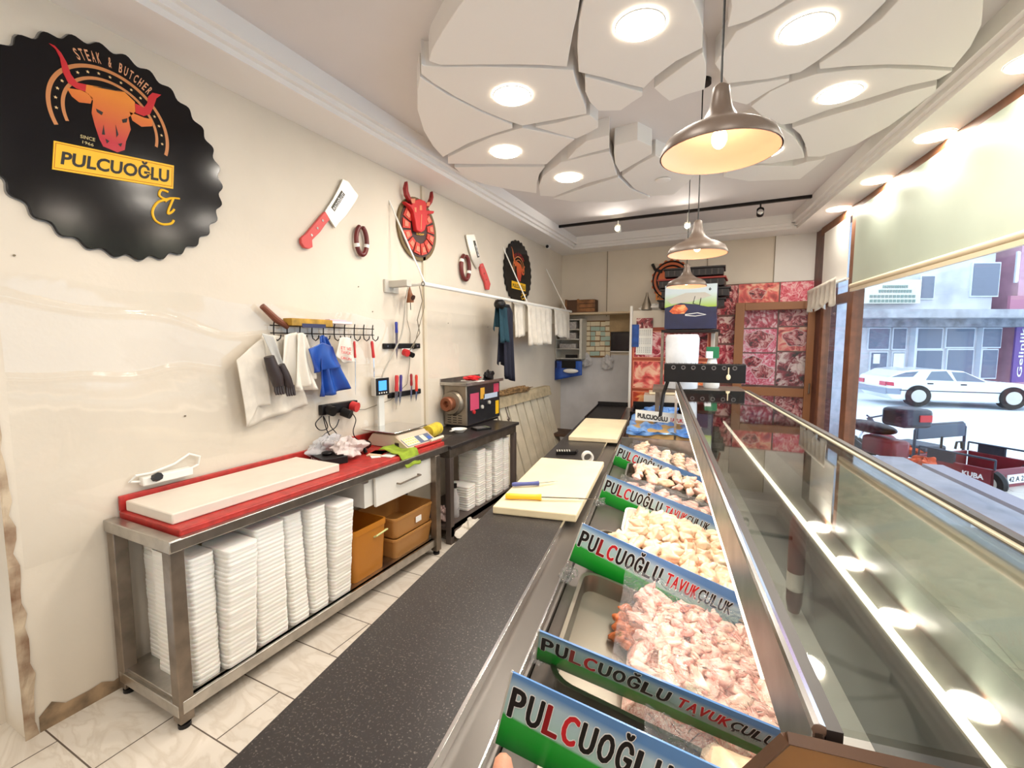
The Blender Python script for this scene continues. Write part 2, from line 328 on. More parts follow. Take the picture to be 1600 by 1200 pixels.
# ================================================================ CEILING PANELS
def pc(s, ox, oy, pts): return [(ox+x/s, oy+y/s) for x, y in pts]
C4 = (2.5, 640, 0); C6 = (3.0, 1150, 0)
petals = [
 pc(*C4, [(75,240),(85,200),(130,120),(190,30),(260,-60),(420,-160),(690,-180),(680,-60),(665,0),(655,60),(638,130),(625,200),(615,262),(520,255),(400,253),(250,254),(120,255)]),
 pc(*C4, [(45,250),(60,258),(130,263),(300,262),(450,265),(640,275),(646,310),(660,350),(680,395),(690,430),(690,446),(640,455),(560,470),(440,492),(370,468),(280,430),(180,380),(90,325),(45,290)]),
 pc(*C4, [(40,300),(150,372),(280,438),(400,488),(402,502),(340,520),(230,560),(130,614),(90,570),(55,510),(30,430),(30,350)]),
 pc(*C4, [(150,615),(220,580),(320,535),(440,500),(540,520),(645,545),(590,590),(535,642),(440,642),(300,642),(150,640)]),
 pc(*C4, [(175,655),(300,652),(420,652),(528,653),(508,680),(497,715),(495,755),(400,742),(300,722),(220,695)]),
 pc(*C4, [(490,497),(580,480),(690,452),(705,450),(735,475),(736,500),(700,520),(650,542),(570,520)]),
 pc(*C4, [(690,-160),(1060,-160),(1100,-20),(1130,50),(1147,110),(1143,188),(1040,240),(960,300),(915,345),(850,330),(760,305),(660,282),(655,180),(662,80),(680,0)]),
 pc(*C4, [(685,300),(780,325),(910,362),(910,375),(870,400),(825,432),(740,434),(705,400),(686,360)]),
 pc(*C4, [(955,345),(1040,280),(1145,205),(1158,250),(1158,300),(1152,350),(1080,370),(1015,396),(985,372)]),
 pc(*C4, [(590,635),(690,612),(780,592),(795,630),(810,685),(700,715),(565,768),(510,765),(505,730),(520,690)]),
 pc(*C4, [(650,585),(690,552),(780,528),(780,580),(700,600),(615,625)]),
 pc(*C4, [(800,570),(890,546),(946,572),(946,602),(880,640),(822,674),(803,640),(798,600)]),
 pc(*C4, [(830,688),(890,645),(960,608),(1060,650),(1130,660),(1090,710),(1030,762),(940,765),(880,740)]),
 pc(*C4, [(560,776),(680,735),(815,692),(860,735),(940,772),(800,790),(640,788)]),
 pc(*C6, [(-40,130),(-20,30),(-60,-200),(400,-300),(330,-60),(180,40),(60,100)]),
 pc(*C6, [(0,150),(130,85),(280,0),(420,-120),(780,-120),(700,10),(600,110),(480,215),(380,288),(300,340),(150,372),(-40,392),(-100,300)]),
 pc(*C6, [(390,300),(520,215),(680,90),(800,-40),(950,-160),(1160,-160),(1160,0),(1150,120),(1100,220),(1020,318),(850,306),(700,304),(520,312),(392,325)]),
 pc(*C6, [(70,500),(160,430),(260,385),(380,348),(520,332),(700,322),(880,328),(1015,335),(950,372),(800,405),(600,468),(420,520),(260,580),(215,585),(140,560)]),
 pc(*C6, [(262,600),(420,550),(600,500),(780,440),(940,400),(938,425),(860,490),(720,590),(560,680),(400,735),(335,735),(325,680),(300,630)]),
 pc(*C6, [(-30,412),(110,390),(250,368),(248,382),(150,430),(50,492),(-30,470)]),
 pc(*C6, [(-40,690),(60,600),(150,580),(215,602),(270,640),(310,700),(320,740),(160,768),(-20,765)]),
 pc(*C6, [(-20,782),(120,778),(270,780),(330,760),(420,745),(300,840),(60,850),(-60,830)]),
]
for k, pp in enumerate(petals):
    pts = [onz(x, y, 3.0) for x, y in pp]; cx = sum(p.x for p in pts)/len(pts); cyy = sum(p.y for p in pts)/len(pts)
    poly = [(p.x-cx, p.y-cyy) for p in pts]
    nm = ['large outer', 'lit leaf-shaped', 'outer lower', 'second lit leaf-shaped', 'rear outer', 'small inner', 'big lit tongue-shaped', 'small wedge', 'narrow wedge',
          'small lit rear', 'tiny rear', 'little shield-shaped', 'speaker-bearing', 'rearmost flat', 'front right', 'long lit right', 'largest right outer', 'lit leaf right', 'right outer rear', 'slender right', 'lit right rear', 'far right rear'][k]
    o = MB().prism(poly, 3.0, ZC+.005).build('ceiling_panel', PANEL, loc=(cx, cyy, 0), smooth=0, bevel=.004)
    side = 'left' if cx < -.55 else ('right' if cx > -.1 else 'middle')
    tag(o, f'{nm} white panel in the {side} part of the ceiling flower', 'ceiling panel', 'petal panels of the ceiling flower')
GLOW = mat('lit lamp lens', (255, 244, 224), .5, emit=20)
def downlight(x, y, z, lab, r=.104, pw=14, grp='recessed ceiling downlights'):
    t = thing('ceiling_downlight', lab, 'ceiling light', (x, y, z), 0, grp)
    MB().lathe([(r, -.004), (r+.004, -.005), (r+.006, 0)], 32).build('trim_ring', WHITEP, t)
    MB().lathe([(.001, -.005), (r, -.004)], 32).build('lens', GLOW, t)
    arealight('light', (0, 0, -.02), r*2, pw, parent=t)
for x, y, nm in ((1000/1., 40, 'largest glowing downlight in the tongue-shaped middle ceiling panel'), (1260, 45, 'glowing downlight in the long right panel of the ceiling flower'),
             (800, 150, 'glowing downlight in the left leaf-shaped ceiling panel'), (790, 238, 'glowing downlight in the lower left ceiling panel above the bull sign'),
             (888, 278, 'glowing downlight in the small rear ceiling panel'), (1312, 147, 'glowing downlight in the leaf-shaped panel nearest the window'),
             (1195, 238, 'glowing downlight just behind the rim of the front pendant lamp')):
    p = onz(x, y, 2.995); downlight(p.x, p.y, 2.995, nm)
for k, (v, u) in enumerate(((1.68, 3.0), (1.68, 3.85), (1.68, 4.71), (1.68, 5.57), (1.68, 2.1), (1.68, 1.25), (1.68, .4))):
    p = CF(v, u)
    downlight(p.x, p.y, ZS-.001, ['second nearest visible', 'third', 'fourth', 'rearmost', 'nearest', 'overhead', 'front'][k]+' glowing downlight in the soffit strip over the window', pw=11, grp='downlights in the window soffit')
p = onz(1036, 281, 2.995); t = thing('ceiling_speaker', 'small round white speaker in the rear panel of the ceiling flower', 'speaker', p)
MB().lathe([(.001, -.012), (.05, -.012), (.06, -.006), (.062, 0)], 28).build('grille', PANEL, t)
# pendants
SHADE = mat('grey brown enamel', (92, 78, 68), .4, .1); INNER = mat('white enamel lining', (236, 190, 168), .45)
BULB = mat('warm bulb', (255, 214, 150), .4, emit=30)
def pendant(v, u, z, lab, drop):
    t = cthing('pendant_lamp', lab, 'pendant lamp', v, u, z, 'bell-shaped pendant lamps over the counter')
    R = .17
    prof = [(R, 0), (R, .008), (.155, .04), (.12, .062), (.08, .078), (.05, .10), (.034, .13), (.026, .165), (.024, .19), (.012, .20)]
    MB().lathe(prof, 48).build('shade', SHADE, t, smooth=60)
    MB().lathe([(r-.004, zz-.001) for r, zz in prof[:-3]], 48).build('shade_lining', INNER, t, smooth=60)
    MB().tube([(0, 0, .19), (0, 0, drop)], .0035).build('cord', BLACKP, t)
    MB().lathe([(.02, .10), (.02, .075), (.015, .07)], 16).build('lamp_socket', BLACKP, t)
    MB().ball((0, 0, .045), (.022, .022, .03)).build('bulb', BULB, t)
    MB().lathe([(.045, drop), (.045, drop-.025), (.005, drop-.03)], 20).build('ceiling_rose', BLACKP, t)
    l = bpy.data.lights.new('bulb_light', 'POINT'); l.energy = 1.1; l.color = (1, .66, .45); l.shadow_soft_size = .03
    o = bpy.data.objects.new('bulb_light', l); COL.objects.link(o); o.parent = t; o.location = (0, 0, .0)
    return t
t = pendant(.15, 1.56, 2.17, 'nearest and largest-looking bell-shaped pendant lamp over the counter', ZC-2.17)
pendant(.19, 3.0, 2.13, 'middle bell-shaped pendant lamp hanging beyond the nearest one', ZC-2.13)
pendant(.20, 4.40, 2.10, 'farthest bell-shaped pendant lamp, in front of the black crates', ZC-2.10)
# track light
t = thing('track_light', 'black ceiling track across the rear ceiling with three small spotlights', 'track light', (-.75, 5.72, ZC))
MB().box((-1.45, -.018, -.03), (1.43, .018, 0)).build('track', BLACKM, t)
for px, py, lit in ((965, 358, 1), (1074, 354, 1), (1188, 332, 0)):
    q = ony(px, py, 5.70); x = q.x+.75; z = q.z-ZC
    sp = MB().tube([(x, -.02, z+.03), (x, .05, z-.005)], .036, n=16).tube([(x, 0, z), (x, 0, -.02)], .008).build('spotlight', WHITEP if lit else BLACKP, t)
    MB().ball((x, -.03, z+.005), (.03, .012, .03)).build('spot_lens', mat('spot glow', (255, 236, 200), .5, emit=22) if lit else CHROME, sp)
    if lit: arealight('light', (x-.75, 5.62, q.z), .05, 6, rot=(math.radians(-60), 0, 0))
cct = onx(857, 386, XW+.08); t = thing('security_camera', 'small white dome camera high on the left wall near the rear corner', 'camera', cct)
MB().tube([(-.08, 0, .04), (0, 0, .03)], .02).tube([(0, .02, .01), (.02, -.09, -.01)], .03, n=14).build('housing', WHITEP, t)
MB().ball((.021, -.10, -.012), (.022, .008, .022)).build('camera_lens', BLACKP, t)
# ================================================================ LEFT WALL
def wq(px, py, d=.0): return onx(px, py, XW+d)
def c1(x, y): return (x/2.667, y/2.667)
def wallpoly(mb, pts, x0, x1, m=0):
    """pixels of a flat thing on the left wall -> prism standing x0..x1 off the wall"""
    n = len(pts); P = [wq(*p, x1) for p in pts]
    vs = [(XW+x0, p.y, p.z) for p in P]+[(XW+x1, p.y, p.z) for p in P]
    ar = sum(P[i].y*P[(i+1) % n].z-P[(i+1) % n].y*P[i].z for i in range(n))
    fs = [tuple(range(n))[::-1], tuple(range(n, 2*n))]+[(i, (i+1) % n, (i+1) % n+n, i+n) for i in range(n)]
    if ar < 0: fs = [f[::-1] for f in fs]
    return mb.add(vs, fs, m)
def rel(mb, root):
    L = root.location; mb.v = [(v[0]-L.x, v[1]-L.y, v[2]-L.z) for v in mb.v]; return mb
def gradz(name, top, bot, z0, z1):
    m = bpy.data.materials.new(name); m.use_nodes = True; nt = m.node_tree; b = nt.nodes['Principled BSDF']
    tc = nt.nodes.new('ShaderNodeTexCoord'); sp = nt.nodes.new('ShaderNodeSeparateXYZ'); mr = nt.nodes.new('ShaderNodeMapRange')
    mr.inputs[1].default_value = z0; mr.inputs[2].default_value = z1; mx = nt.nodes.new('ShaderNodeMix'); mx.data_type = 'RGBA'
    nt.links.new(tc.outputs['Object'], sp.inputs[0]); nt.links.new(sp.outputs[2], mr.inputs[0]); nt.links.new(mr.outputs[0], mx.inputs['Factor'])
    mx.inputs[6].default_value = lin(bot); mx.inputs[7].default_value = lin(top); nt.links.new(mx.outputs[2], b.inputs['Base Color'])
    b.inputs['Roughness'].default_value = .35; return m
def bullhead(s=1.0, fill=True):
    return dict(
     head=[(318,345),(358,352),(450,368),(520,384),(562,425),(565,465),(535,490),(545,540),(525,590),(520,625),(490,635),(430,610),(415,580),(395,520),(382,470),(388,420),(370,392),(330,372)],
     hornl=[(205,180),(228,190),(255,220),(278,260),(296,310),(322,344),(360,352),(356,382),(318,368),(285,345),(262,300),(250,240),(232,205)],
     hornr=[(562,430),(600,448),(614,430),(618,402),(636,386),(672,395),(652,410),(642,440),(626,475),(600,484),(565,470)],
     earl=[(278,366),(350,377),(386,408),(378,432),(330,426),(300,402)],
     earr=[(540,466),(600,490),(636,498),(634,526),(590,528),(552,502)],
     eyel=[(400,452),(430,468),(424,480),(404,466)], eyer=[(508,498),(532,492),(528,510),(512,512)],
     nosl=[(440,578),(456,588),(446,598)], nosr=[(492,600),(510,596),(504,612)],
     brow1=[(385,360),(450,366),(512,384),(448,372)], l1=[(425,560),(432,520),(438,562)], l2=[(482,520),(494,560),(486,572)])
SG = thing('butcher_shop_sign', 'huge round black scalloped butcher sign with a red bull head, high on the left wall', 'sign', (XW, 1.12, 2.43))
R0 = .44
pl = [(.0, .0)]
poly = [((R0+.011*math.cos(30*a))*math.cos(a), (R0+.011*math.cos(30*a))*math.sin(a)) for a in [2*PI*i/240 for i in range(240)]]
TYZ = Matrix(((0, 0, 1, 0), (1, 0, 0, 0), (0, 1, 0, 0), (0, 0, 0, 1)))   # local x->Y, y->Z, z->X
SIGNB = mat('glossy black acrylic', (13, 11, 15), .14, spec=.3, bump=.08, bscale=3)
MB().prism([(x*1.0, y*1.0) for x, y in poly], .004, .022, T=TYZ).build('sign_disc', SIGNB, SG, smooth=0, bevel=.002)
MB().prism([(x*1.012, y*1.012) for x, y in poly], .0, .005, T=TYZ).build('backing_edge', mat('grey edge', (150, 146, 140), .4), SG, smooth=0)
bh = bullhead(); gz = gradz('bull print', (236, 140, 48), (190, 26, 46), .05, .25)
hd = MB()
for k in ('head', 'earl', 'earr'): wallpoly(hd, [c1(*q) for q in bh[k]], .022, .0235)
rel(hd, SG).build('bull_head_print', gz, SG, smooth=0)
hn = MB()
for k in ('hornl', 'hornr'):
    hn = MB(); wallpoly(hn, [c1(*q) for q in bh[k]], .022, .0245); rel(hn, SG).build('horn_print', REDT, SG, smooth=0)
ey = MB()
for k in ('eyel', 'eyer', 'nosl', 'nosr', 'brow1', 'l1', 'l2'): wallpoly(ey, [c1(*q) for q in bh[k]], .0235, .0246)
rel(ey, SG).build('face_marks', BLACKT, SG, smooth=0)
a0 = wq(*c1(190, 405), .022); a1 = wq(*c1(704, 600), .022); cyr = (a0.y+a1.y)/2; czr = (a0.z+a1.z)/2+.0; RR = (a1.y-a0.y)/2
rg = MB()
def ring(mb, cy, cz, ro, ri, a0, a1, x, n=60, m=0):
    vs = []; fs = []
    for i in range(n+1):
        a = a0+(a1-a0)*i/n
        vs += [(x, cy+ro*math.cos(a), cz+ro*math.sin(a)), (x, cy+ri*math.cos(a), cz+ri*math.sin(a))]
    fs = [(2*i, 2*i+1, 2*i+3, 2*i+2) for i in range(n)]
    return mb.add(vs, fs, m)
ring(rg, cyr, czr, RR, RR-.014, -.32, PI+.42, XW+.0226); ring(rg, cyr, czr, RR-.045, RR-.057, -.25, PI+.35, XW+.0226)
rel(rg, SG).build('ring_print', COPPER, SG, smooth=0)
st = MB()
for i in range(17):
    a = -.1+(PI+.2)*i/16; yc, zc = cyr+(RR-.029)*math.cos(a), czr+(RR-.029)*math.sin(a)
    pts = [(XW+.0228, yc+(.007 if k % 2 == 0 else .003)*math.sin(k*PI/5), zc+(.007 if k % 2 == 0 else .003)*math.cos(k*PI/5)) for k in range(10)]
    st.add(pts, [tuple(range(10))])
rel(st, SG).build('star_print', mat('pale gold print', (232, 196, 140), .5), SG, smooth=0)
def arctext(mb, s, cy, cz, r, h, a0, a1, x, m=0, bold=.02):
    n = len(s)
    for i, ch in enumerate(s):
        if ch == ' ': continue
        a = a0+(a1-a0)*(i+.5)/n; wd = abs(a1-a0)/n*(.62 if ch not in 'I' else .2)
        g = glyphs(ch, bold)
        mb.add([(x, cy+(r+h*y)*math.cos(a-(xx-.5)*wd*(1 if a1 < a0 else -1)), cz+(r+h*y)*math.sin(a-(xx-.5)*wd*(1 if a1 < a0 else -1))) for xx, y in g[0]], g[1], m)
    return mb
tx = MB(); arctext(tx, 'STEAK & BUTCHER', cyr, czr, RR+.012, .042, 2.06, .90, XW+.0232)
rel(tx, SG).build('arc_lettering', mat('peach print', (222, 160, 118), .5), SG, smooth=0)
def quadpx(pts, d): return [wq(*c1(*p), d) for p in pts]
pt = MB(); wallpoly(pt, [c1(*q) for q in ((225, 586), (725, 690), (722, 787), (218, 705))], .022, .0265)
rel(pt, SG).build('name_plate', GOLD, SG, smooth=0)
q = quadpx([(218+10, 700), (716, 780), (719, 696), (233, 594)], .0268)
fr_ = MB(); P4 = quadpx([(226, 698), (716, 777), (718, 697), (233, 595)], .0268)
for i in range(4):
    a, b_ = P4[i], P4[(i+1) % 4]; fr_.tube([a, b_], .0012, n=4)
rel(fr_, SG).build('plate_border', mat('orange border', (200, 120, 30), .5), SG)
tx = MB(); text_on(tx, 'PULCUOĞLU', quadfn(*quadpx([(252, 684), (704, 762), (706, 690), (262, 612)], .0272)), bold=.03)
rel(tx, SG).build('name_lettering', BLACKT, SG, smooth=0)
tx = MB(); text_on(tx, 'SINCE', quadfn(*quadpx([(334, 574), (396, 590), (397, 576), (335, 560)], .0235)))
text_on(tx, '1966', quadfn(*quadpx([(343, 597), (390, 611), (391, 599), (344, 585)], .0235)))
rel(tx, SG).build('since_lettering', mat('dull gold print', (190, 172, 120), .5), SG, smooth=0)
def smooth3(P_, n=6):
    out = []
    for i in range(len(P_)-1):
        a, b_, c, d = P_[max(i-1, 0)], P_[i], P_[i+1], P_[min(i+2, len(P_)-1)]
        for k in range(n):
            t_ = k/n; out.append(.5*((2*b_)+(c-a)*t_+(2*a-5*b_+4*c-d)*t_*t_+(3*b_-a-3*c+d)*t_**3))
    return out+[P_[-1]]
# script "Et"
sc = MB()
E1 = [(700,800),(672,792),(664,815),(690,830),(712,826),(690,832),(655,845),(636,880),(645,915),(675,934),(712,932),(724,918)]
T1 = [(688,840),(712,826),(748,828)]; T2 = [(722,828),(705,868),(700,890),(716,884),(726,872)]
for L_, r in ((E1, .0055), (T1, .0045), (T2, .0052)):
    P3 = smooth3([wq(*c1(*p), .024) for p in L_])
    sc.tube(P3, r, n=8)
rel(sc, SG).build('script_lettering', GOLD, SG)
# ---- cleavers
def cleaver(lab, blade, handle, lblq, rivets, txt):
    c0 = wq(*blade[0]); t = thing('wall_cleaver', lab, 'cleaver sign', (XW, c0.y, c0.z), 0, 'cleaver-shaped wall signs')
    rel(wallpoly(MB(), blade, .012, .026), t).build('blade', mat('brushed silver print', (205, 200, 190), .35, .5), t, smooth=0, bevel=.001)
    rel(wallpoly(MB(), handle, .010, .034), t).build('handle', mat('coral red print', (208, 76, 74), .5), t, smooth=0, bevel=.003)
    lb = rel(wallpoly(MB(), lblq, .026, .0275), t).build('blade_label', mat('dark olive print', (60, 56, 44), .5), t, smooth=0)
    bl, br, tr_, tl = [wq(*p, .0282) for p in txt]
    tx = rel(text_on(MB(), 'PULCUOĞLU ET', quadfn(bl, br, tr_, tl)), t); tx.build('label_lettering', WHITET, lb, smooth=0)
    rv = MB()
    for x, y in rivets:
        p = wq(x, y, .034); rv.tube([p, p+Vector((.003, 0, 0))], .008, n=12)
    rel(rv, t).build('rivets', CHROME, t); return t
def z7(pts): return [(460+x*140/1200, 270+y*140/1200) for x, y in pts]
cleaver('large cleaver sign with red handle, left of the red bull head', z7([(650,85),(720,110),(810,240),(860,300),(820,380),(700,560),(590,680),(552,740),(480,630),(412,515),(520,350),(600,200)]),
        z7([(412,518),(448,570),(475,632),(420,690),(350,790),(290,850),(240,900),(248,995),(200,1018),(140,1000),(100,940),(95,880),(125,842),(160,820),(260,700)]),
        z7([(632,232),(680,295),(540,520),(492,462)]), z7([(378,640),(308,742),(230,835)]), z7([(545,508),(672,296),(636,248),(508,462)]))
cg = (1600/440., 440, 250)
def r3(pts): return [(440+x/3.636, 250+y/3.636) for x, y in pts]
cleaver('narrow cleaver sign with red handle, between the bull head and the far black sign', r3([(1048,425),(1095,420),(1108,470),(1128,560),(1138,585),(1112,618),(1082,560),(1062,490)]),
        r3([(1128,592),(1145,586),(1170,650),(1188,705),(1180,738),(1166,735),(1160,700),(1140,650)]), r3([(1088,458),(1100,458),(1125,550),(1114,556)]), r3([(1140,610),(1150,645),(1162,680)]), r3([(1117,548),(1124,546),(1099,464),(1092,464)]))
# ---- sausage rings
def sausage(lab, c, ry, rz_, r, wraps):
    p0 = wq(*c, .03); t = thing('sausage_ring', lab, 'sausage', p0, 0, 'sausage ring ornaments')
    pts = [(0, ry*math.sin(a), rz_*math.cos(a)) for a in [.18+(2*PI-.36)*i/36 for i in range(37)]]
    rs = [r*.6]+[r]*35+[r*.6]
    MB().tube(pts, rs, n=12).build('sausage_body', mat('dark red sausage', (112, 34, 32), .35, noise=.2), t, smooth=60)
    for a in wraps:
        P_ = [(0, ry*math.sin(a+d), rz_*math.cos(a+d)) for d in (-.13, 0, .13)]
        MB().tube(P_, r*1.12, n=12).build('paper_band', WHITEP, t, smooth=60)
sausage('large dark sausage ring with two white bands, beside the large cleaver sign', (565, 376), .052, .10, .017, (1.9, 4.3))
sausage('small dark sausage ring left of the narrow cleaver sign', (727, 418), .075, .12, .021, (1.9, 5.2))
# ---- relief bull head over a ring of meat cuts
t = thing('bull_head_ornament', 'red bull head ornament over a round wheel of meat cuts, middle of the left wall', 'wall ornament', (XW, 3.28, 2.6))
def z6(pts): return [(600+x/6, 280+y/6) for x, y in pts]
cw = wq(600+328/6, 280+470/6, .03); cyw, czw = cw.y-3.28, cw.z-2.6
Ry, Rz = .262, .262
MB().prism([(cyw+Ry*math.cos(a), czw+Rz*math.sin(a)) for a in [2*PI*i/48 for i in range(48)]], .004, .02, T=TYZ).build('wheel_board', mat('olive brown board', (110, 88, 50), .5), t, smooth=0)
seg = MB(); gap = MB(); pc_ = MB()
for i in range(13):
    a = 2*PI*i/13+.2
    for mbx, ri, ro, da, x in ((seg, .12, .215, .19, .034), (pc_, .15, .195, .12, .040)):
        pts = [(cyw+rr*math.cos(a+s*da), czw+rr*math.sin(a+s*da)) for rr, s in ((ri, -1), (ro, -1), (ro, 1), (ri, 1))]
        MB().prism(pts, .02, x, T=TYZ).build(*(('meat_cut', mat('red meat print', (204, 66, 52), .5)) if mbx is seg else ('cut_highlight', mat('salmon print', (226, 130, 104), .5))), t, smooth=0)
MB().prism([(cyw+.232*math.cos(a), czw+.232*math.sin(a)) for a in [2*PI*i/48 for i in range(48)]], .02, .024, T=TYZ).build('wheel_face', mat('dark wheel face', (66, 40, 36), .5), t, smooth=0)
hb = MB()
wallpoly(hb, z6([(200,205),(260,240),(285,200),(340,185),(390,205),(405,240),(400,290),(475,298),(468,322),(410,330),(405,400),(385,480),(350,500),(310,480),(298,400),(280,300),(255,262),(222,235)]), .03, .075)
rel(hb, t).build('bull_head', mat('red relief', (200, 40, 44), .45), t, smooth=0, bevel=.008)
hb = MB(); wallpoly(hb, z6([(222,15),(205,80),(215,150),(245,200),(275,230),(285,190),(250,165),(232,110),(228,50)]), .035, .07)
rel(hb, t).build('horn', mat('dark red horn', (150, 34, 36), .4), t, smooth=0, bevel=.005)
hb = MB(); wallpoly(hb, z6([(460,110),(468,170),(455,220),(420,268),(402,262),(408,225),(432,210),(450,170)]), .035, .07)
rel(hb, t).build('horn', mat('dark red horn', (150, 34, 36), .4), t, smooth=0, bevel=.005)
hb = MB(); wallpoly(hb, z6([(335,245),(355,245),(358,290),(335,290)]), .075, .078); wallpoly(hb, z6([(285,265),(305,265),(305,310),(290,305)]), .075, .078); wallpoly(hb, z6([(350,330),(356,330),(352,470),(345,470)]), .075, .078)
wallpoly(hb, z6([(252,185),(295,180),(290,225),(262,225)]), .076, .079); wallpoly(hb, z6([(405,215),(432,215),(428,250),(400,250)]), .076, .079)
rel(hb, t).build('head_highlight', mat('tan highlight', (214, 130, 96), .5), t, smooth=0)
tx = MB(); text_on(tx, 'KASAP', quadfn(*[wq(*p, .036) for p in z6([(306,522),(376,528),(376,512),(306,502)])]))
rel(tx, t).build('ornament_lettering', GOLD, t, smooth=0)
# ---- far black oval sign
p0 = wq(808, 428); t = thing('butcher_sign', 'smaller round black scalloped bull sign at the rear of the left wall', 'sign', (XW, p0.y, 2.475))
RZ = .385
MB().prism([((RZ+.01*math.cos(28*a))*math.cos(a), (RZ+.01*math.cos(28*a))*math.sin(a)) for a in [2*PI*i/200 for i in range(200)]], .004, .022, T=TYZ).build('sign_disc', SIGNB, t, smooth=0)
f2 = lambda q: (t.location.y+(q[0]-440)*.00125/1., 2.52-(q[1]-450)*.00105)
ORG = gradz('orange bull print', (226, 120, 50), (190, 40, 40), -.1, .2)
hb = MB()
for k in ('head', 'hornl', 'hornr', 'earl', 'earr'):
    pts = [((q[0]-455)*.00085, .06-(q[1]-440)*.00085) for q in bh[k]]; hb.prism(pts, .022, .024, T=TYZ)
hb.build('bull_head_print', ORG, t, smooth=0)
rg = MB(); ring(rg, 0, .03, .17, .157, -.2, PI+.2, .0232); ring(rg, 0, .03, .13, .12, -.2, PI+.2, .0232); rg.build('ring_print', COPPER, t, smooth=0)
tx = MB(); arctext(tx, 'STEAK & BUTCHER', 0, .03, .18, .035, 2.4, .7, .0236); tx.build('arc_lettering', REDT, t, smooth=0)
MB().box((.022, -.2, -.21), (.026, .2, -.12)).build('name_plate', GOLD, t, smooth=0)
text_on(MB(), 'PULCUOĞLU', lambda x, y: (.0266, -.18+.36*x, -.195+.062*y), bold=.03).build('name_lettering', BLACKT, t, smooth=0)
MB().tube([(.024, .14, -.24), (.024, .08, -.25), (.024, .12, -.27), (.024, .06, -.29), (.024, .10, -.32), (.024, .15, -.30)], .006).tube([(.024, .13, -.26), (.024, .22, -.25)], .005).tube([(.024, .19, -.25), (.024, .17, -.32)], .006).build('script_lettering', GOLD, t)
# ---- plastic sheets on the wall
def sheet(a, b):
    rd = (b-.66+.012*math.sin(a*19)+.006*math.sin(a*47))/.008; r2_ = (b-.93+.25*a+.02*math.sin(a*25))/.010
    return (XW+.008+.004*math.sin(a*17+b*5)*math.sin(b*9)+.009*math.exp(-rd*rd)*(a < .93)+(.006*math.exp(-r2_*r2_) if a < .7 else 0), .70+2.55*a, .70+(1.165-.09*a+.012*math.sin(a*30))*b + .05*a*(1-b))
o = MB().grid(sheet, 120, 160).build('plastic_sheet', FILM, smooth=180); tag(o, 'large clear plastic sheet covering the left wall behind the red-topped table', 'plastic sheet')
o = MB().grid(lambda a, b: (XW+.006, 3.36+1.2*a, .85+(1.04)*b), 10, 10).build('plastic_sheet', FILM, smooth=180); tag(o, 'narrower clear plastic sheet on the wall behind the meat grinder', 'plastic sheet')
o = MB().box((XW, 3.30, .84), (XW+.02, 3.335, 2.95)).build('cable_conduit', mat('cream conduit', (214, 202, 180), .5)); tag(o, 'vertical cream cable conduit on the wall under the bull head ornament', 'conduit')
cv = MB()
for px, py in ((22, 399), (289, 650), (560, 448), (655, 508), (582, 487), (700, 505), (762, 511)):
    p = wq(px, py, .002); cv.tube([p, p+Vector((.004, 0, 0))], .004, n=8)
tag(cv.build('wall_screws', mat('dull brass', (110, 96, 76), .4, .6)), 'small screws and nail marks scattered over the left wall', 'screws', kind='stuff')
# ---- wire hook rack with things hanging
RK = thing('hook_rack', 'black wire hook rack screwed to the wall above the red-topped table', 'hook rack', (XW, 2.2, 1.66))
rk = MB()
ya, yb_ = 1.80-2.2, 2.66-2.2
for dz in (.045, -.0): rk.tube([(.03, ya, dz), (.03, yb_, dz)], .0035)
rk.build('rail', BLACKM, RK)
hooks = []
for i in range(10):
    y = ya+.02+(yb_-ya-.04)*i/9; hooks.append(y+2.2)
    P_ = [(.034, y+.008, .075), (.036, y, .05), (.032, y, 0), (.035, y+.003, -.03), (.055, y+.008, -.045), (.075, y+.012, -.03), (.078, y+.014, -.01)]
    MB().tube(P_, .004, n=6).build('hook', BLACKM, RK)
# cloths, bags on the rack (pixel outlines give the silhouette, the depth is folded)
def drape(name, lab, cat, pts_top, pts_bot, mat_, d=.07, folds=3, amp=.02, group=None, nu=26, nv=22):
    """sheet between two pixel polylines on a plane d off the wall, with folds running down"""
    def ev(P, a):
        L = (len(P)-1)*a; i = min(int(L), len(P)-2); f = L-i; return (P[i][0]*(1-f)+P[i+1][0]*f, P[i][1]*(1-f)+P[i+1][1]*f)
    def fn(a, b):
        q0 = ev(pts_top, a); q1 = ev(pts_bot, a); q = wq(q0[0]*(1-b)+q1[0]*b, q0[1]*(1-b)+q1[1]*b, d)
        return (q.x+amp*(.3+b)*math.sin(a*folds*2*PI+1.3*math.sin(b*3))-.01*b, q.y, q.z)
    g = MB().grid(fn, nu, nv); c = g.v[nu//2]; L = Vector(c); g.v = [(v[0]-L.x, v[1]-L.y, v[2]-L.z) for v in g.v]
    o = g.build(name, mat_, loc=L, solid=.003, smooth=60); tag(o, lab, cat, group); return o
BAGW = mat('translucent white bag', (232, 226, 214), .4, bump=.4, bscale=14)
def zr(pts): return [(340+x/4.615, 440+y/4.615) for x, y in pts]
drape('white_bag', 'large white cloth hanging lowest at the left end of the hook rack', 'cloth', zr([(320,375),(400,385),(480,400)]), zr([(215,1050),(440,965),(660,890)]), CLOTH, .045, 2, .012)
drape('white_cloth', 'cream folded cloth with its corner jutting left of the hook rack', 'cloth', zr([(135,565),(230,480),(330,400)]), zr([(215,1045),(300,900),(390,890)]), CLOTH, .075, 1, .01)
drape('plastic_apron', 'pale grey plastic strip crossing above the black gloves', 'apron', zr([(318,372),(400,392)]), zr([(440,640),(490,625)]), mat('pale grey plastic sheet', (190, 188, 182), .35), .11, 1, .006)
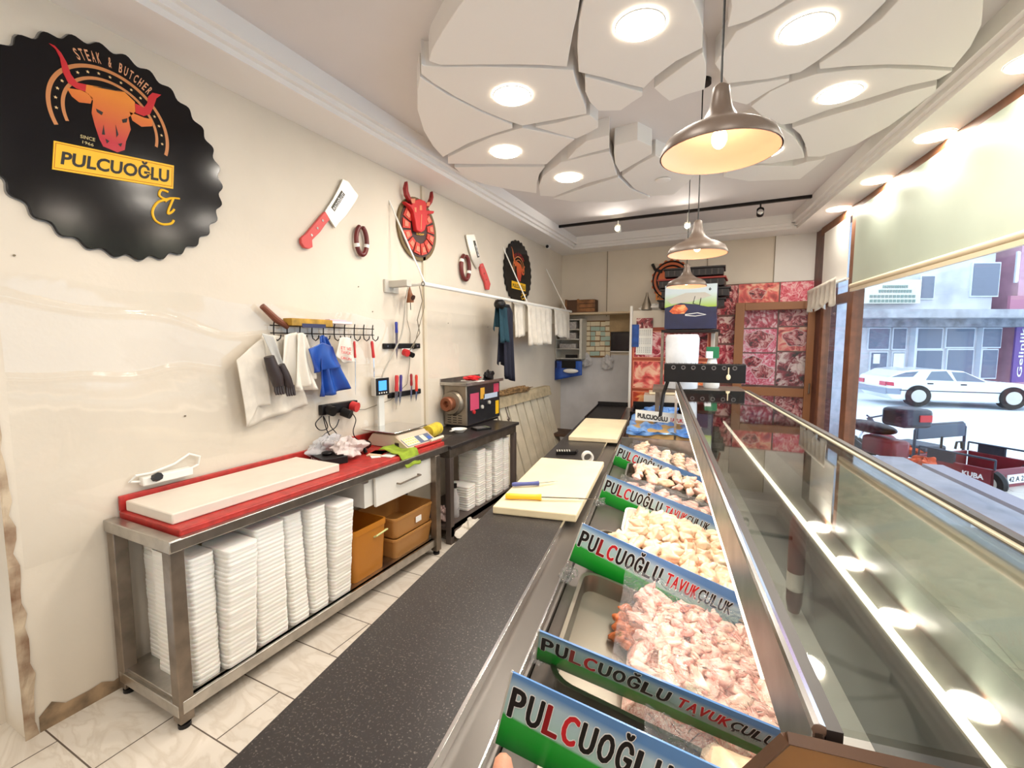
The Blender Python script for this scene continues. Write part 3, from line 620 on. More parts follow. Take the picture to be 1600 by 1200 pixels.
drape('white_bag', 'white plastic bag hanging between the gloves and the blue bag', 'bag', zr([(480,385),(560,365),(600,375)]), zr([(440,780),(600,790),(735,775)]), BAGW, .085, 2.5, .022)
drape('white_bag', 'creased cream bag directly left of the blue bag on the rack', 'bag', zr([(575,372),(605,368),(635,380)]), zr([(560,770),(650,760),(720,700)]), BAGW, .11, 2, .016)
BLUEB = mat('blue plastic bag', (40, 88, 176), .32, col2=(24, 50, 128), nscale=5, bump=.3, bscale=12)
drape('blue_bag', 'bright blue plastic bag tied and hanging from the hook rack', 'bag', zr([(735,395),(760,385),(785,400)]), zr([(740,830),(820,820),(950,770)]), BLUEB, .10, 2.2, .022)
drape('blue_bag', 'folded blue bag flap in front of the tied blue bag', 'bag', zr([(655,485),(760,440),(830,470)]), zr([(700,660),(780,640),(900,610)]), BLUEB, .125, 1.5, .014)
drape('printed_bag', 'small white carrier bag with red print beside the blue bag', 'bag', zr([(880,405),(920,400),(960,410)]), zr([(850,540),(930,590),(1000,575)]), BAGW, .08, 1.5, .01)
tx = MB()
for k, (s_t, yy) in enumerate((('ET VE', 470), ('TAVUK', 500), ('ÜRÜN', 540))):
    text_on(tx, s_t, quadfn(*[wq(*p, .098) for p in zr([(890, yy+18), (965, yy+30), (965, yy+8), (890, yy-4)])]))
tag(tx.build('bag_print', REDT, smooth=0), 'red lettering printed on the small white carrier bag', 'print')
GL = mat('black rubber glove', (52, 42, 42), .45, bump=.3, bscale=20)
def gloved(lab, pts, rads):
    P_ = [wq(*p, .13) for p in zr(pts)]; L = P_[0]; g = MB().tube([p-L for p in P_], rads, n=14)
    e = P_[-1]-L
    for k in range(4): g.tube([e+Vector((0, (k-1.5)*.014, .01)), e+Vector((.004, (k-1.5)*.016, -.03-.006*(k in (1, 2)))), e+Vector((.012, (k-1.5)*.016, -.052))], [.010, .009, .006], n=8)
    tag(g.build('rubber_glove', GL, loc=L), lab, 'glove', 'black rubber gloves')
gloved('black rubber glove hanging nearer the cream cloth on the rack', [(370,540),(395,620),(425,690),(440,750)], [.028, .034, .036, .030])
gloved('black rubber glove hanging nearer the white bags on the rack', [(455,600),(480,660),(500,710),(520,760)], [.022, .027, .028, .024])
t = thing('wooden_stick', 'brown wooden paddle handle tilted on the left end of the rack', 'stick', wq(406, 492, .05))
P_ = [wq(*p, .05)-t.location for p in zr([(320,175),(420,270),(505,328)])]; MB().tube(P_, [.017, .021, .016], n=10).build('handle', mat('reddish brown wood', (134, 72, 48), .45, noise=.2), t)
t = thing('tray_on_rack', 'small yellow and blue carton lying on top of the hook rack', 'carton', wq(480, 505, .05))
MB().box((-.03, -.15, -.02), (.05, .16, .025)).build('carton_body', mat('yellow carton', (206, 160, 56), .6, noise=.3, nscale=14), t, bevel=.003)
MB().box((.05, -.08, -.03), (.052, .10, -.005)).build('carton_label', mat('navy label', (44, 48, 84), .5), t)
t = thing('pink_notepad', 'pink and white notepad lying on the hook rack', 'notepad', wq(528, 503, .045))
MB().box((-.02, -.10, -.015), (.03, .10, .005)).box((-.018, -.095, .005), (.028, .05, .014)).build('pages', mat('pink paper', (226, 196, 206), .7), t, bevel=.002)
MB().box((.03, -.1, -.012), (.032, .1, .0)).build('cover_edge', mat('white paper', (240, 238, 228)), t)
def knife(name, lab, cat, hp, bp, hm, wid=.012, bw=.012, d=.045, group=None):
    P0, P1, P2 = wq(*hp[0], d), wq(*hp[1], d), wq(*bp, d)
    t = thing(name, lab, cat, P0, 0, group); z = Vector()
    MB().tube([z, (P1-P0)*.12, (P1-P0)*.5, (P1-P0)*.88, P1-P0], [wid*.7, wid, wid*.82, wid, wid*.85], n=10).build('handle', hm, t, smooth=60)
    a = P1-P0; b_ = P2-P0; dr = (b_-a).normalized(); sd = Vector((0, dr.z, -dr.y)); th = Vector((.0012, 0, 0))
    out = [a-sd*bw, a+sd*bw, a+(b_-a)*.6+sd*bw*.9, b_, a+(b_-a)*.7-sd*bw*.7]
    MB().add([p-th for p in out]+[p+th for p in out], [(4,3,2,1,0), (5,6,7,8,9)]+[(i, (i+1) % 5, (i+1) % 5+5, i+5) for i in range(5)]).build('blade', CHROME, t, smooth=0)
    return t
knife('sharpening_steel', 'long sharpening steel with a red handle hanging at the right end of the rack', 'sharpening steel', zr([(1112,430),(1125,550)]), zr([(1135,880)])[0], RED, .012, .005)
knife('meat_fork', 'thin red-handled tool hanging behind the small printed bag', 'tool', zr([(985,430),(992,550)]), zr([(995,820)])[0], RED, .009, .004)
# magnetic strips and knives
def strip(lab, pa, pb):
    p0, p1 = wq(*pa), wq(*pb); t = thing('magnetic_knife_strip', lab, 'knife strip', (XW, (p0.y+p1.y)/2, (p0.z+p1.z)/2), 0, 'magnetic knife strips')
    d = (p1.y-p0.y)/2; MB().box((0, -d, -.022), (.022, d, .022)).build('bar', BLACKP, t, bevel=.006)
    for s in (-1, 1): MB().tube([(.022, s*d*.82, 0), (.024, s*d*.82, 0)], .006).build('screw', CHROME, t)
strip('upper black magnetic strip holding one blue-handled knife', (597, 538), (654, 543)); strip('lower black magnetic strip holding four knives', (605, 617), (655, 612))
grp = 'knives on the magnetic strips'
knife('kitchen_knife', 'blue-handled knife on the upper magnetic strip', 'knife', zr([(1288,290),(1290,370)]), zr([(1292,565)])[0], BLUE, .013, .016, group=grp)
knife('kitchen_knife', 'largest red-handled knife on the lower strip, nearest the scale', 'knife', zr([(1292,675),(1290,790)]), zr([(1287,925)])[0], RED, .017, .020, group=grp)
knife('kitchen_knife', 'dark blue-handled knife beside the largest red one', 'knife', zr([(1322,672),(1320,790)]), zr([(1312,900)])[0], mat('purple blue plastic', (62, 48, 128), .4), .013, .013, group=grp)
knife('kitchen_knife', 'narrow dark red-handled knife with a metal collar on the lower strip', 'knife', zr([(1396,665),(1398,750)]), zr([(1394,870)])[0], mat('dark red plastic', (150, 30, 38), .4), .012, .010, group=grp)
knife('kitchen_knife', 'rightmost orange-red-handled knife on the lower strip', 'knife', zr([(1433,672),(1434,790)]), zr([(1430,865)])[0], mat('orange red plastic', (214, 58, 36), .4), .013, .010, group=grp)
# sockets, plugs, cords
t = thing('wall_socket', 'small double wall socket with a red plug under the upper knife strip', 'socket', wq(632, 550, .0))
MB().box((0, -.05, -.035), (.02, .08, .035)).build('plate', WHITEP, t, bevel=.004)
MB().tube([(.02, -.03, 0), (.06, -.03, -.01)], .03, n=14).build('red_plug', RED, t); MB().tube([(.02, .04, -.015), (.06, .04, -.03)], .022, n=12).tube([(.02, .08, .04), (.05, .10, .05)], .02, n=12).build('black_plug', BLACKP, t)
t = thing('power_strip', 'black multi-socket on the wall with black and red plugs, above the red upstand', 'power strip', wq(528, 636, .0))
MB().box((0, -.17, -.035), (.04, .15, .035)).build('socket_block', BLACKP, t, bevel=.006)
MB().tube([(.04, -.12, 0), (.09, -.12, -.01)], .034, n=12).build('black_plug', BLACKP, t); MB().tube([(.04, .0, -.03), (.10, .02, -.05)], .032, n=12).build('black_plug', BLACKP, t)
MB().tube([(.04, .09, .0), (.085, .10, -.01)], .036, n=12).build('red_plug', RED, t)
cd_ = MB()
for L_ in ([(503,650),(493,662),(500,672),(512,668),(505,650),(510,670),(516,682),(524,694)], [(514,650),(516,665),(526,678),(522,684),(508,690),(497,706)], [(530,655),(524,668),(508,678),(498,690),(496,700)], [(550,645),(556,656),(552,672),(554,682),(562,690)]):
    cd_.tube(smooth3([wq(*p, .05) for p in L_]), .0035, n=6)
tag(cd_.build('cord_tangle', BLACKP), 'tangle of black cords hanging from the multi-socket to the red table', 'cords')
t = thing('extension_socket', 'white extension socket with a loop of cord behind the white cutting board', 'extension socket', onx(256, 744, XW+.02))
MB().box((-.015, -.1, -.02), (.03, .12, .02)).build('socket_block', WHITEP, t, bevel=.005)
MB().tube([(.0, -.1, 0), (.0, -.14, .01), (.01, -.12, .035), (0, -.05, .03), (0, .05, .05), (0, .12, .085), (0, .17, .06), (0, .16, .02), (0, .1, .0)], .006).build('cord', WHITEP, t)
MB().tube([(.03, -.05, .01), (.06, -.05, .02)], .02).build('plug', BLACKP, t)
# cables by the drying rod
cb = MB()
cb.tube(smooth3([wq(*p, .10) for p in ((655,444),(640,446),(634,470),(628,520),(615,550),(600,580),(597,590))]), .006)
tag(cb.build('grey_cable', mat('grey cable', (176, 170, 158), .5)), 'thick grey cable curving from the rod bracket down to the scale display', 'cable')
cb = MB(); cb.tube([wq(*p, .06) for p in ((655,445),(660,470),(652,500),(656,520),(640,548))], .004).tube([wq(*p, .05) for p in ((662,445),(663,480),(650,530),(645,545))], .003)
cb.tube([wq(*p, .015) for p in ((636,470),(636,500),(641,520),(640,570),(636,600),(610,625),(570,640),(548,640))], .0025)
tag(cb.build('thin_cables', mat('dull cable', (120, 110, 92), .5)), 'thin cables dangling from the rod bracket to the wall socket', 'cable')
t = thing('leather_pouch', 'brown leather pouch hanging from the rod bracket', 'pouch', wq(640, 465, .08))
MB().tube([(0, 0, .085), (0, -.005, .04), (0, 0, 0), (0, .004, -.04)], [.008, .022, .038, .03], n=14).build('pouch_body', mat('brown leather', (134, 78, 40), .45), t, smooth=60)
MB().tube([(.03, 0, -.0), (.041, .002, -.005)], .022, n=14).build('pouch_opening', mat('dark inside', (60, 30, 20), .6), t)
MB().tube([(0, .01, -.04), (.0, .012, -.10)], .003).build('lace', BLACKP, t)
# drying rod
t = thing('drying_rod', 'white wall-mounted rod running to the rear with cloths hung on it', 'rod', (XW, 2.95, 2.06))
MB().tube([(.295, -.02, 0), (.295, 3.5, 0)], .017, n=12).build('rod', WHITEP, t)
MB().tube([(0, 0, 0), (.30, 0, 0)], .012).tube([(0, 1.95, 0), (.30, 1.95, 0)], .012).build('bracket_arm', WHITEP, t)
for y in (0.0, 1.95, 3.3): MB().tube([(0, y-.05, .66 if y < 3 else .6), (.295, y, .01)], .007).build('brace', WHITEP, t)
MB().tube([(0, 1.95, -.35), (.29, 1.95, 0)], .007).build('lower_brace', WHITEP, t)
MB().box((0, -.14, -.06), (.02, .02, .04)).box((.0, -.1, -.02), (.2, -.04, .03)).build('bracket_plate', SILVERP, t, bevel=.003)
MB().lathe([(.018, 0), (.012, .001)], 16, T=Matrix.Translation((.295, -.021, 0)) @ Matrix.Rotation(PI/2, 4, 'X')).build('rod_end', BLACKP, t)
def hang(name, lab, cat, y0, y1, zt, zb0, zb1, mat_, x=XW+.295, amp=.02, folds=4, group=None, thick=.004):
    w_ = y1-y0
    def fn(a, b):
        s = 1 if b < .5 else -1; bb = abs(b-.5)*2; zb = (zb0*(1-a)+zb1*a) if s > 0 else (zb0*(1-a)+zb1*a)+.12+.05*math.sin(a*5)
        dx = (.021+.012*bb+amp*bb*math.sin(a*folds*2*PI)+.006*math.sin(a*31)*bb)*s
        return (dx, w_*(a-.5)*(1-.06*bb*math.sin(a*9)), (zt-zt)+.022*(1-min(1, bb*12)) - (zt-zb)*bb+.01*math.sin(a*13)*bb)
    o = MB().grid(fn, 40, 24).build(name, mat_, loc=(x, (y0+y1)/2, zt), solid=thick, smooth=70); return tag(o, lab, cat, group)
hang('white_cloth', 'bundle of white cloths over the rod just behind the dark apron', 'cloth', 4.86, 5.62, 2.06, 1.57, 1.60, CLOTH, amp=.035, folds=5)
hang('white_cloth', 'white folded cloth over the rod at its rear end', 'cloth', 5.72, 6.32, 2.06, 1.70, 1.66, CLOTH, amp=.02, folds=3)
hang('white_cloth', 'thin white cloth half hidden behind the bundle on the rod', 'cloth', 4.62, 4.9, 2.06, 1.66, 1.68, CLOTH, amp=.02, folds=2, x=XW+.24)
hang('dark_apron', 'long navy apron hanging from the rod', 'apron', 4.33, 4.56, 2.0, 1.24, 1.18, mat('navy cloth', (22, 24, 44), .8), amp=.03, folds=2.5, x=XW+.25)
hang('teal_jacket', 'short dark teal garment hanging in front of the navy apron', 'garment', 4.20, 4.38, 2.02, 1.60, 1.62, mat('dark teal cloth', (22, 62, 76), .8), amp=.03, folds=1.5, x=XW+.27)
t = thing('peaked_cap', 'black helmet-like cap hanging at the top of the teal garment', 'cap', (XW+.28, 4.24, 2.0))
MB().ball((0, 0, 0), (.06, .07, .055)).build('cap_body', BLACKP, t); MB().box((.04, -.05, -.03), (.1, .05, -.022)).build('peak', BLACKP, t)
# ================================================================ RED TABLE
TB = thing('steel_work_table', 'long stainless work table with a red top and a lower shelf against the left wall', 'table', (-2.25, 1.9, 0))
def TT(mb): return rel2(mb, TB)
def rel2(mb, t): L = t.location; mb.v = [(v[0]-L.x, v[1]-L.y, v[2]-L.z) for v in mb.v]; return mb
x0, x1, y0, y1 = XW+.012, -1.985, .955, 2.90
TT(MB().box((x0, y0+.06, .80), (-2.02, y1, .836))).build('red_top', REDTOP, TB, bevel=.006)
TT(MB().box((x0, y0+.06, .836), (x0+.018, y1-.35, .905)).box((x0, y1-.75, .836), (x0+.02, y1-.25, .92))).build('upstand', REDTOP, TB, bevel=.003)
TT(MB().box((x1-.035, y0+.002, .765), (x1, y1, .812)).box((x0, y0, .763), (x1-.001, y0+.05, .815)).box((x0+.002, y0+.052, .742), (x1-.1, y1-.002, .798))).build('top_frame', STEEL, TB, bevel=.004)
for (x, y) in ((-2.02, .985), (-2.46, .985), (-2.00, 2.745), (-2.46, 2.745)):
    lg = TT(MB().box((x-.028, y-.028, .03), (x+.028, y+.028, .765))).build('leg', DSTEEL, TB, bevel=.004)
    TT(MB().lathe([(.024, 0), (.024, .018), (.014, .02), (.014, .034)], 16, T=Matrix.Translation((x, y, 0)), caps=True)).build('levelling_foot', BLACKP, lg)
TT(MB().box((-2.47, .97, .095), (-2.0, 2.77, .125)).box((-2.025, .97, .07), (-1.99, 2.77, .125)).box((-2.47, .955, .06), (-2.0, .99, .11))).build('lower_shelf', STEEL, TB, bevel=.003)
t = thing('white_drawer_unit', 'white drawer unit hung under the right end of the red-topped table', 'drawer', (-2.02, 2.44, .665))
MB().box((-.42, -.33, -.095), (-.03, .30, .095)).build('carcass', WHITEP, t)
d_ = MB().box((-.02, -.30, -.105), (.0, .30, .085)).build('drawer', WHITEP, t, bevel=.003)
MB().tube([(.0, -.10, -.005), (.03, -.10, -.005), (.03, .12, .0), (.0, .12, 0)], .006).build('handle', DSTEEL, d_)
MB().box((-.42, -.37, -.095), (-.03, -.33, .06)).build('side_panel', WHITEP, t)
def roundrect(w_, h_, r, n=4):
    P_ = []
    for cx, cy, a0 in ((w_/2-r, h_/2-r, 0), (-w_/2+r, h_/2-r, PI/2), (-w_/2+r, -h_/2+r, PI), (w_/2-r, -h_/2+r, 1.5*PI)):
        P_ += [(cx+r*math.cos(a0+PI/2*i/n), cy+r*math.sin(a0+PI/2*i/n)) for i in range(n+1)]
    return P_
def lofts(mb, rings, m=0, cap0=True, cap1=True, T=None):
    n = len(rings[0][0]); vs = []; fs = []
    for P_, z in rings: vs += [(x, y, z) for x, y in P_]
    for i in range(len(rings)-1): fs += [(i*n+k, i*n+(k+1) % n, (i+1)*n+(k+1) % n, (i+1)*n+k) for k in range(n)]
    if cap0: fs.append(tuple(range(n))[::-1])
    if cap1: fs.append(tuple(range((len(rings)-1)*n, len(rings)*n)))
    return mb.add(vs, fs, m, T)
# foam trays: nested, so each shows as a rounded rim over a short tapering wall
def foamtray(w_, d_, p):
    rr = roundrect(w_, d_, .022); r2 = roundrect(w_*.985, d_*.985, .021); r3 = roundrect(w_*.99, d_*.99, .021)
    return lofts(MB(), [(r2, 0), (r2, p*.34), (rr, p*.42), (rr, p*.92), (r3, p*.98)])
PITCH = .0209
def stack(x, y, zb, n, w_, d_, lab, rz=0, lean=0, grp='foam trays stacked under the tables'):
    ft = foamtray(w_, d_, PITCH); first = None
    for i in range(n):
        ox = lean*i*.0006+.0012*math.sin(i*1.7); oy = .0015*math.sin(i*.9+x*9)
        loc = (x+ox, y+oy, zb+i*PITCH)
        if first is None: o = first = ft.build('foam_tray', FOAM, loc=loc, rz=rz, smooth=40)
        else:
            o = first.copy(); COL.objects.link(o); o.location = loc; o.rotation_euler.z = rz+.02*math.sin(i*2.3)
        tag(o, lab, 'foam tray', grp)
# ft: x = depth (front face at -2.02), y = width
SZ = .126
for (xc, ya, yb2, n, lab, ln) in (
    (-2.13, 1.040, 1.155, 27, 'white foam tray in the front stack right beside the near table leg', 0),
    (-2.11, 1.165, 1.315, 27, 'white foam tray in the second front stack from the near table leg', 3),
    (-2.12, 1.335, 1.495, 28, 'white foam tray in the third front stack from the near table leg', 0),
    (-2.12, 1.515, 1.625, 28, 'white foam tray in the fourth front stack, with a clear lid', -2),
    (-2.12, 1.64, 1.755, 28, 'white foam tray in the fifth front stack from the near table leg', 0),
    (-2.12, 1.775, 1.92, 27, 'white foam tray in the last front stack, beside the orange bin', 3),
    (-2.40, 1.07, 1.22, 28, 'white foam tray in the back stack nearest the wall under the red table', 0),
    (-2.25, 1.035, 1.04+.12, 27, 'white foam tray in the end stack between the two near legs', 0)):
    stack(xc, (ya+yb2)/2, SZ, n, .20 if xc > -2.2 and xc != -2.25 else .115, yb2-ya, lab, lean=ln)
# orange bins
def bin_(name, lab, x, y, z, w_, d_, h, col, grp='amber plastic bins'):
    mt = mat('amber plastic'+col, (214, 140, 44) if col == 'a' else (206, 150, 84), .35, trans=.25, alpha=.92)
    t = thing(name, lab, 'bin', (x, y, z), 0, grp)
    o1 = roundrect(w_*.88, d_*.88, .03); o2 = roundrect(w_*.97, d_*.97, .03); o3 = roundrect(w_, d_, .03); i2 = roundrect(w_*.94, d_*.94, .03); i1 = roundrect(w_*.85, d_*.85, .03)
    lofts(MB(), [(o1, 0), (o2, h*.9), (o3, h*.9), (o3, h), (i2, h), (i1, .01)]).build('bin_body', mt, t)
    return t
b1_ = bin_('plastic_bin', 'tall deep orange bin with a pale clip handle, beside the foam stacks', -2.2, 2.10, SZ, .34, .30, .33, 'a')
MB().tube([(.165, .03, .24), (.185, .03, .25), (.185, .13, .26), (.165, .13, .25)], .006).build('clip_handle', mat('pale green plastic', (206, 214, 150), .4), b1_)
b2_ = bin_('plastic_bin', 'lower shallow tan bin at the right end of the table shelf', -2.2, 2.53, SZ, .36, .44, .14, 'b')
b3_ = bin_('plastic_bin', 'upper shallow tan bin set into the lower one', -2.2, 2.53, SZ+.143, .37, .45, .145, 'b')
MB().box((.18, -.0, .05), (.184, .06, .09)).build('bin_label', WHITET, b3_)
# things on the red table
def slab(name, lab, px4, z, th, m_, cat='cutting board', grp=None, frame=None):
    P_ = [onz(x, y, z+th) for x, y in px4]; c = sum(P_, Vector())/4; poly = [(p.x-c.x, p.y-c.y) for p in P_]
    o = MB().prism(poly, 0, th).build(name, m_, loc=(c.x, c.y, z), smooth=0, bevel=.005); return tag(o, lab, cat, grp)
o = MB().box((-2.475, 1.03, .837), (-2.10, 1.93, .885)).build('cutting_board', BOARDW, bevel=.006); tag(o, 'long thick white cutting board on the near end of the red table', 'cutting board')
t = thing('black_carton', 'flat black printed box lying beside the white cutting board', 'box', (-2.34, 2.03, .837), -.35)
MB().box((-.12, -.05, 0), (.10, .11, .045)).build('box_body', BLACKP, t, bevel=.003)
text_on(MB(), 'ELDIVEN', lambda x, y: (-.09+.13*x, -.0505, .012+.018*y)).build('box_print', WHITET, t, smooth=0)
MB().ball((-.03, .03, .055), (.04, .035, .012)).build('loose_flap', BLACKP, t)
def crumple(name, lab, cat, loc, r, m_, seed=1, parent=None, fl=.9):
    rnd = random.Random(seed); ph = [rnd.uniform(0, 6) for _ in range(8)]
    g = MB()
    def fn(a, b):
        th = a*2*PI; f = b*PI; d = 1+.16*math.sin(3*th+ph[0]+2*f)+.13*math.sin(5*f+ph[1]+th*2)+.10*math.sin(7*th+ph[2]-3*f)+.07*math.sin(11*f+ph[3]+5*th)+.05*math.sin(17*th+ph[4])
        return (r[0]*d*math.sin(f)*math.cos(th), r[1]*d*math.sin(f)*math.sin(th), max(0, r[2]*(1-math.cos(f)*d*fl)))
    g.grid(fn, 48, 24); o = g.build(name, m_, loc=loc, smooth=50, parent=parent)
    if not parent: tag(o, lab, cat)
    return o
crumple('plastic_bag', 'crumpled white plastic bag with red print on the red table', 'bag', (-2.31, 2.20, .838), (.10, .11, .065), mat('milky plastic bag', (236, 222, 218), .3, trans=.2, alpha=.9, bump=.8, bscale=30), 3)
crumple('clear_bag', 'clear crumpled plastic bag against the wall behind the white bag', 'bag', (-2.44, 2.15, .838), (.05, .13, .07), BAG, 5)
t = thing('hand_scanner', 'small black barcode scanner lying on the bag on the red table', 'scanner', (-2.32, 2.36, .85), .4)
MB().tube([(0, -.06, .04), (0, 0, .05), (0, .05, .03)], [.018, .026, .03], n=12).build('scanner_body', BLACKP, t); MB().tube([(0, -.02, .03), (.03, -.05, -.01)], .013).build('scanner_grip', BLACKP, t)
t = thing('red_tray', 'thin red plastic tray lying under the papers', 'tray', (-2.26, 2.44, .838), .1); MB().box((-.12, -.12, 0), (.12, .12, .008)).build('tray_base', REDTOP, t, bevel=.002); MB().box((-.12, -.12, .008), (-.11, .12, .014)).build('tray_rim', REDTOP, t)
for k, (x, y, rz, w1, h1, lab) in enumerate(((-2.20, 2.36, .3, .05, .07, 'small stack of beige tickets on the red table'), (-2.10, 2.40, .15, .04, .09, 'long white receipt slip nearest the table front'), (-2.17, 2.30, .9, .03, .05, 'small folded white paper scrap on the red table'))):
    o = MB().box((-w1, -h1, 0), (w1, h1, .008-.002*k)).build('paper_slip', PAPER if k else mat('beige paper', (214, 190, 160), .8), loc=(x, y, .838 if k != 1 else .838), rz=rz); tag(o, lab, 'paper', 'papers on the red table')
GR = mat('lime green cloth', (152, 176, 46), .85, noise=.2, nscale=14, bump=.3)
def towel(a, b):
    x = -.11+.24*a; y = -.10+.22*b; e = math.sin(a*7+b*3)*.5+.5
    z = .010+.030*e*(1-a)+.005*math.sin(b*9+a*3)
    if a > .68: z -= (a-.68)*.28; x = -.11+.24*.70+(a-.68)*.16
    return (x, y*(1-.55*max(0, a-.5)), z)
o = MB().grid(towel, 40, 30).build('green_cloth', GR, loc=(-2.085, 2.46, .838), solid=.005, smooth=60); tag(o, 'lime green cloth draped over the front edge of the red table', 'cloth')
# digital scale
t = thing('price_scale', 'beige price computing scale with steel pan and display on a pole', 'scale', (-2.28, 2.68, .838))
lofts(MB(), [(roundrect(.32, .34, .02), 0.01), (roundrect(.32, .34, .02), .05), (roundrect(.24, .33, .02), .10)]).build('scale_body', mat('beige plastic', (204, 186, 164), .45), t, bevel=.004)
kp = MB().add([(.10, -.17, .095), (.22, -.17, .02), (.22, .17, .02), (.10, .17, .095), (.10, -.17, .0), (.22, -.17, .0), (.22, .17, .0), (.10, .17, .0)], [(0,1,2,3), (7,6,5,4), (0,4,5,1), (1,5,6,2), (2,6,7,3), (3,7,4,0)]).build('keypad_console', mat('beige plastic', (204, 186, 164)), t)
kf = lambda y, s, off=.002: (.10+.12*s+off*.53, y, .095-.075*s+off*.85)
def kq(ya, yb, sa, sb, off): return [kf(ya, sb, off), kf(yb, sb, off), kf(yb, sa, off), kf(ya, sa, off)]
MB().add(kq(-.155, .155, .08, .93, .002), [(0,1,2,3)]).build('keypad', mat('blue grey keypad', (96, 106, 130), .4), kp, smooth=0)
MB().add(kq(-.15, -.01, .12, .9, .003), [(0,1,2,3)]).add(kq(.04, .09, .4, .85, .003), [(0,1,2,3)]).build('key_panel', mat('pale key panel', (222, 220, 196), .4), kp, smooth=0)
ks = MB()
for i in range(5):
    for j in range(4): ks.add(kq(-.14+i*.026, -.122+i*.026, .2+j*.17, .3+j*.17, .004), [(0,1,2,3)])
ks.build('keys', mat('yellow keys', (214, 200, 120), .4), kp, smooth=0)
MB().add(kq(.0, .13, .12, .28, .004), [(0,1,2,3)]).add(kq(.10, .14, .6, .85, .004), [(0,1,2,3)]).build('blue_keys', mat('blue keys', (60, 96, 180), .4), kp, smooth=0)
MB().box((-.20, -.19, .118), (.12, .19, .126)).box((-.1, -.1, .10), (.05, .1, .118)).build('pan', CHROME, t, bevel=.004)
MB().box((-.185, -.03, .0), (-.165, .03, .36)).build('pole', mat('pale grey plastic', (206, 206, 200), .4), t, bevel=.003)
hd_ = MB().box((-.20, -.075, .36), (-.155, .075, .50)).build('display_head', SILVERP, t, bevel=.006)
MB().box((-.155, -.07, .365), (-.15, .07, .495)).build('display_bezel', BLACKP, hd_); MB().box((-.15, -.045, .40), (-.148, .04, .475)).build('display_screen', mat('lit blue screen', (70, 150, 235), .3, emit=1.2), hd_)
kd = MB()
for k in range(4): kd.tube([(-.15, -.04+k*.026, .382), (-.147, -.04+k*.026, .382)], .006, n=8)
kd.build('display_keys', WHITEP, hd_)
t = thing('red_foam_roll', 'rolled red and white mat edge lying along the right end of the red table', 'roll', (-2.05, 2.74, .838), -.05)
MB().tube([(0, -.16, .012), (0, .14, .012)], .012).build('red_roll', REDTOP, t); MB().tube([(0, .02, .03), (0, .17, .034)], .012).build('white_roll', mat('cream roll', (230, 214, 190), .6), t)
# ================================================================ BLACK TABLE
t2 = thing('black_work_table', 'dark-topped work table beyond the red one, carrying the meat grinder', 'table', (-2.23, 3.52, 0))
R2 = lambda mb: rel2(mb, t2)
R2(MB().box((x0, 2.905, .775), (-1.96, 4.13, .802))).build('worktop', GRANITE, t2, bevel=.003)
R2(MB().box((x0, 2.92, .70), (-1.985, 4.11, .775))).build('apron_frame', DSTEEL, t2, bevel=.003)
for x, y in ((-2.005, 2.94), (-2.47, 2.94), (-2.005, 4.085), (-2.47, 4.085)):
    R2(MB().box((x-.025, y-.025, 0), (x+.025, y+.025, .70))).build('leg', mat('dark steel leg', (92, 82, 78), .5, .4), t2, bevel=.003)
R2(MB().box((-2.49, 2.92, .11), (-1.98, 4.11, .14)).box((-2.0, 2.92, .06), (-1.98, 4.11, .14))).build('lower_shelf', mat('dark steel leg', (92, 82, 78)), t2)
for (xc, ya, yb2, n, lab) in ((-2.16, 3.28, 3.42, 10, 'white foam tray in the low front stack under the black table'), (-2.14, 3.43, 3.57, 24, 'white foam tray in the tall stack behind the low one under the black table'),
       (-2.13, 3.59, 3.68, 22, 'white foam tray in the narrow middle stack under the black table'), (-2.13, 3.74, 3.90, 27, 'white foam tray in the tallest stack under the black table'), (-2.13, 3.92, 4.03, 25, 'white foam tray in the rear stack beside the far leg of the black table')):
    stack(xc, (ya+yb2)/2, .142, n, .22, yb2-ya, lab)
t = thing('glass_bottle', 'clear bottle with a dark cap standing under the black table', 'bottle', (-2.08, 3.13, .142))
MB().lathe([(.03, 0), (.034, .01), (.034, .17), (.014, .22), (.014, .26)], 20).build('bottle_body', BAG, t); MB().lathe([(.016, .25), (.016, .285), (.001, .286)], 16).build('cap', BLACKP, t)
crumple('plastic_bag', 'crumpled white bag on the floor under the black table', 'bag', (-1.98, 3.16, .0), (.11, .17, .06), BAGW, 9)
crumple('plastic_bag', 'clear bag with pink contents on the shelf under the black table', 'bag', (-2.12, 3.0, .142), (.07, .05, .06), mat('pinkish bag', (224, 196, 190), .4, noise=.3, nscale=20), 12)
# meat grinder
t = thing('meat_grinder', 'stainless meat grinder with a round outlet and steel top tray on the black table', 'meat grinder', (-2.33, 3.95, .802))
GS = mat('aged stainless', (160, 148, 132), .38, .7, noise=.15, nscale=8)
MB().box((-.17, -.36, .02), (.08, .30, .40)).build('housing', GS, t, bevel=.008)
MB().box((-.16, -.34, 0), (.07, .28, .02)).build('base_feet', BLACKP, t)
MB().box((.08, -.34, .03), (.086, .29, .39)).build('side_panel', mat('dark mirror steel', (86, 88, 96), .2, .8), t)
MB().box((-.19, -.40, .40), (.11, .34, .412)).box((-.19, -.40, .41), (-.18, .34, .46)).box((.10, -.40, .41), (.11, .34, .43)).box((-.19, -.40, .41), (.11, -.39, .43)).build('top_tray', STEEL, t, bevel=.003)
MB().lathe([(.115, 0), (.115, .02), (.10, .04), (.10, .06), (.07, .065), (.001, .066)], 32, T=Matrix.Translation((-.06, -.36, .235)) @ Matrix.Rotation(PI/2, 4, 'X')).build('outlet_flange', GS, t)
MB().lathe([(.066, .065), (.07, .12), (.06, .135), (.03, .13), (.018, .10), (.001, .10)], 28, T=Matrix.Translation((-.06, -.36, .235)) @ Matrix.Rotation(PI/2, 4, 'X')).build('outlet_ring', mat('copper brown metal', (132, 78, 52), .4, .4), t)
lv = MB()
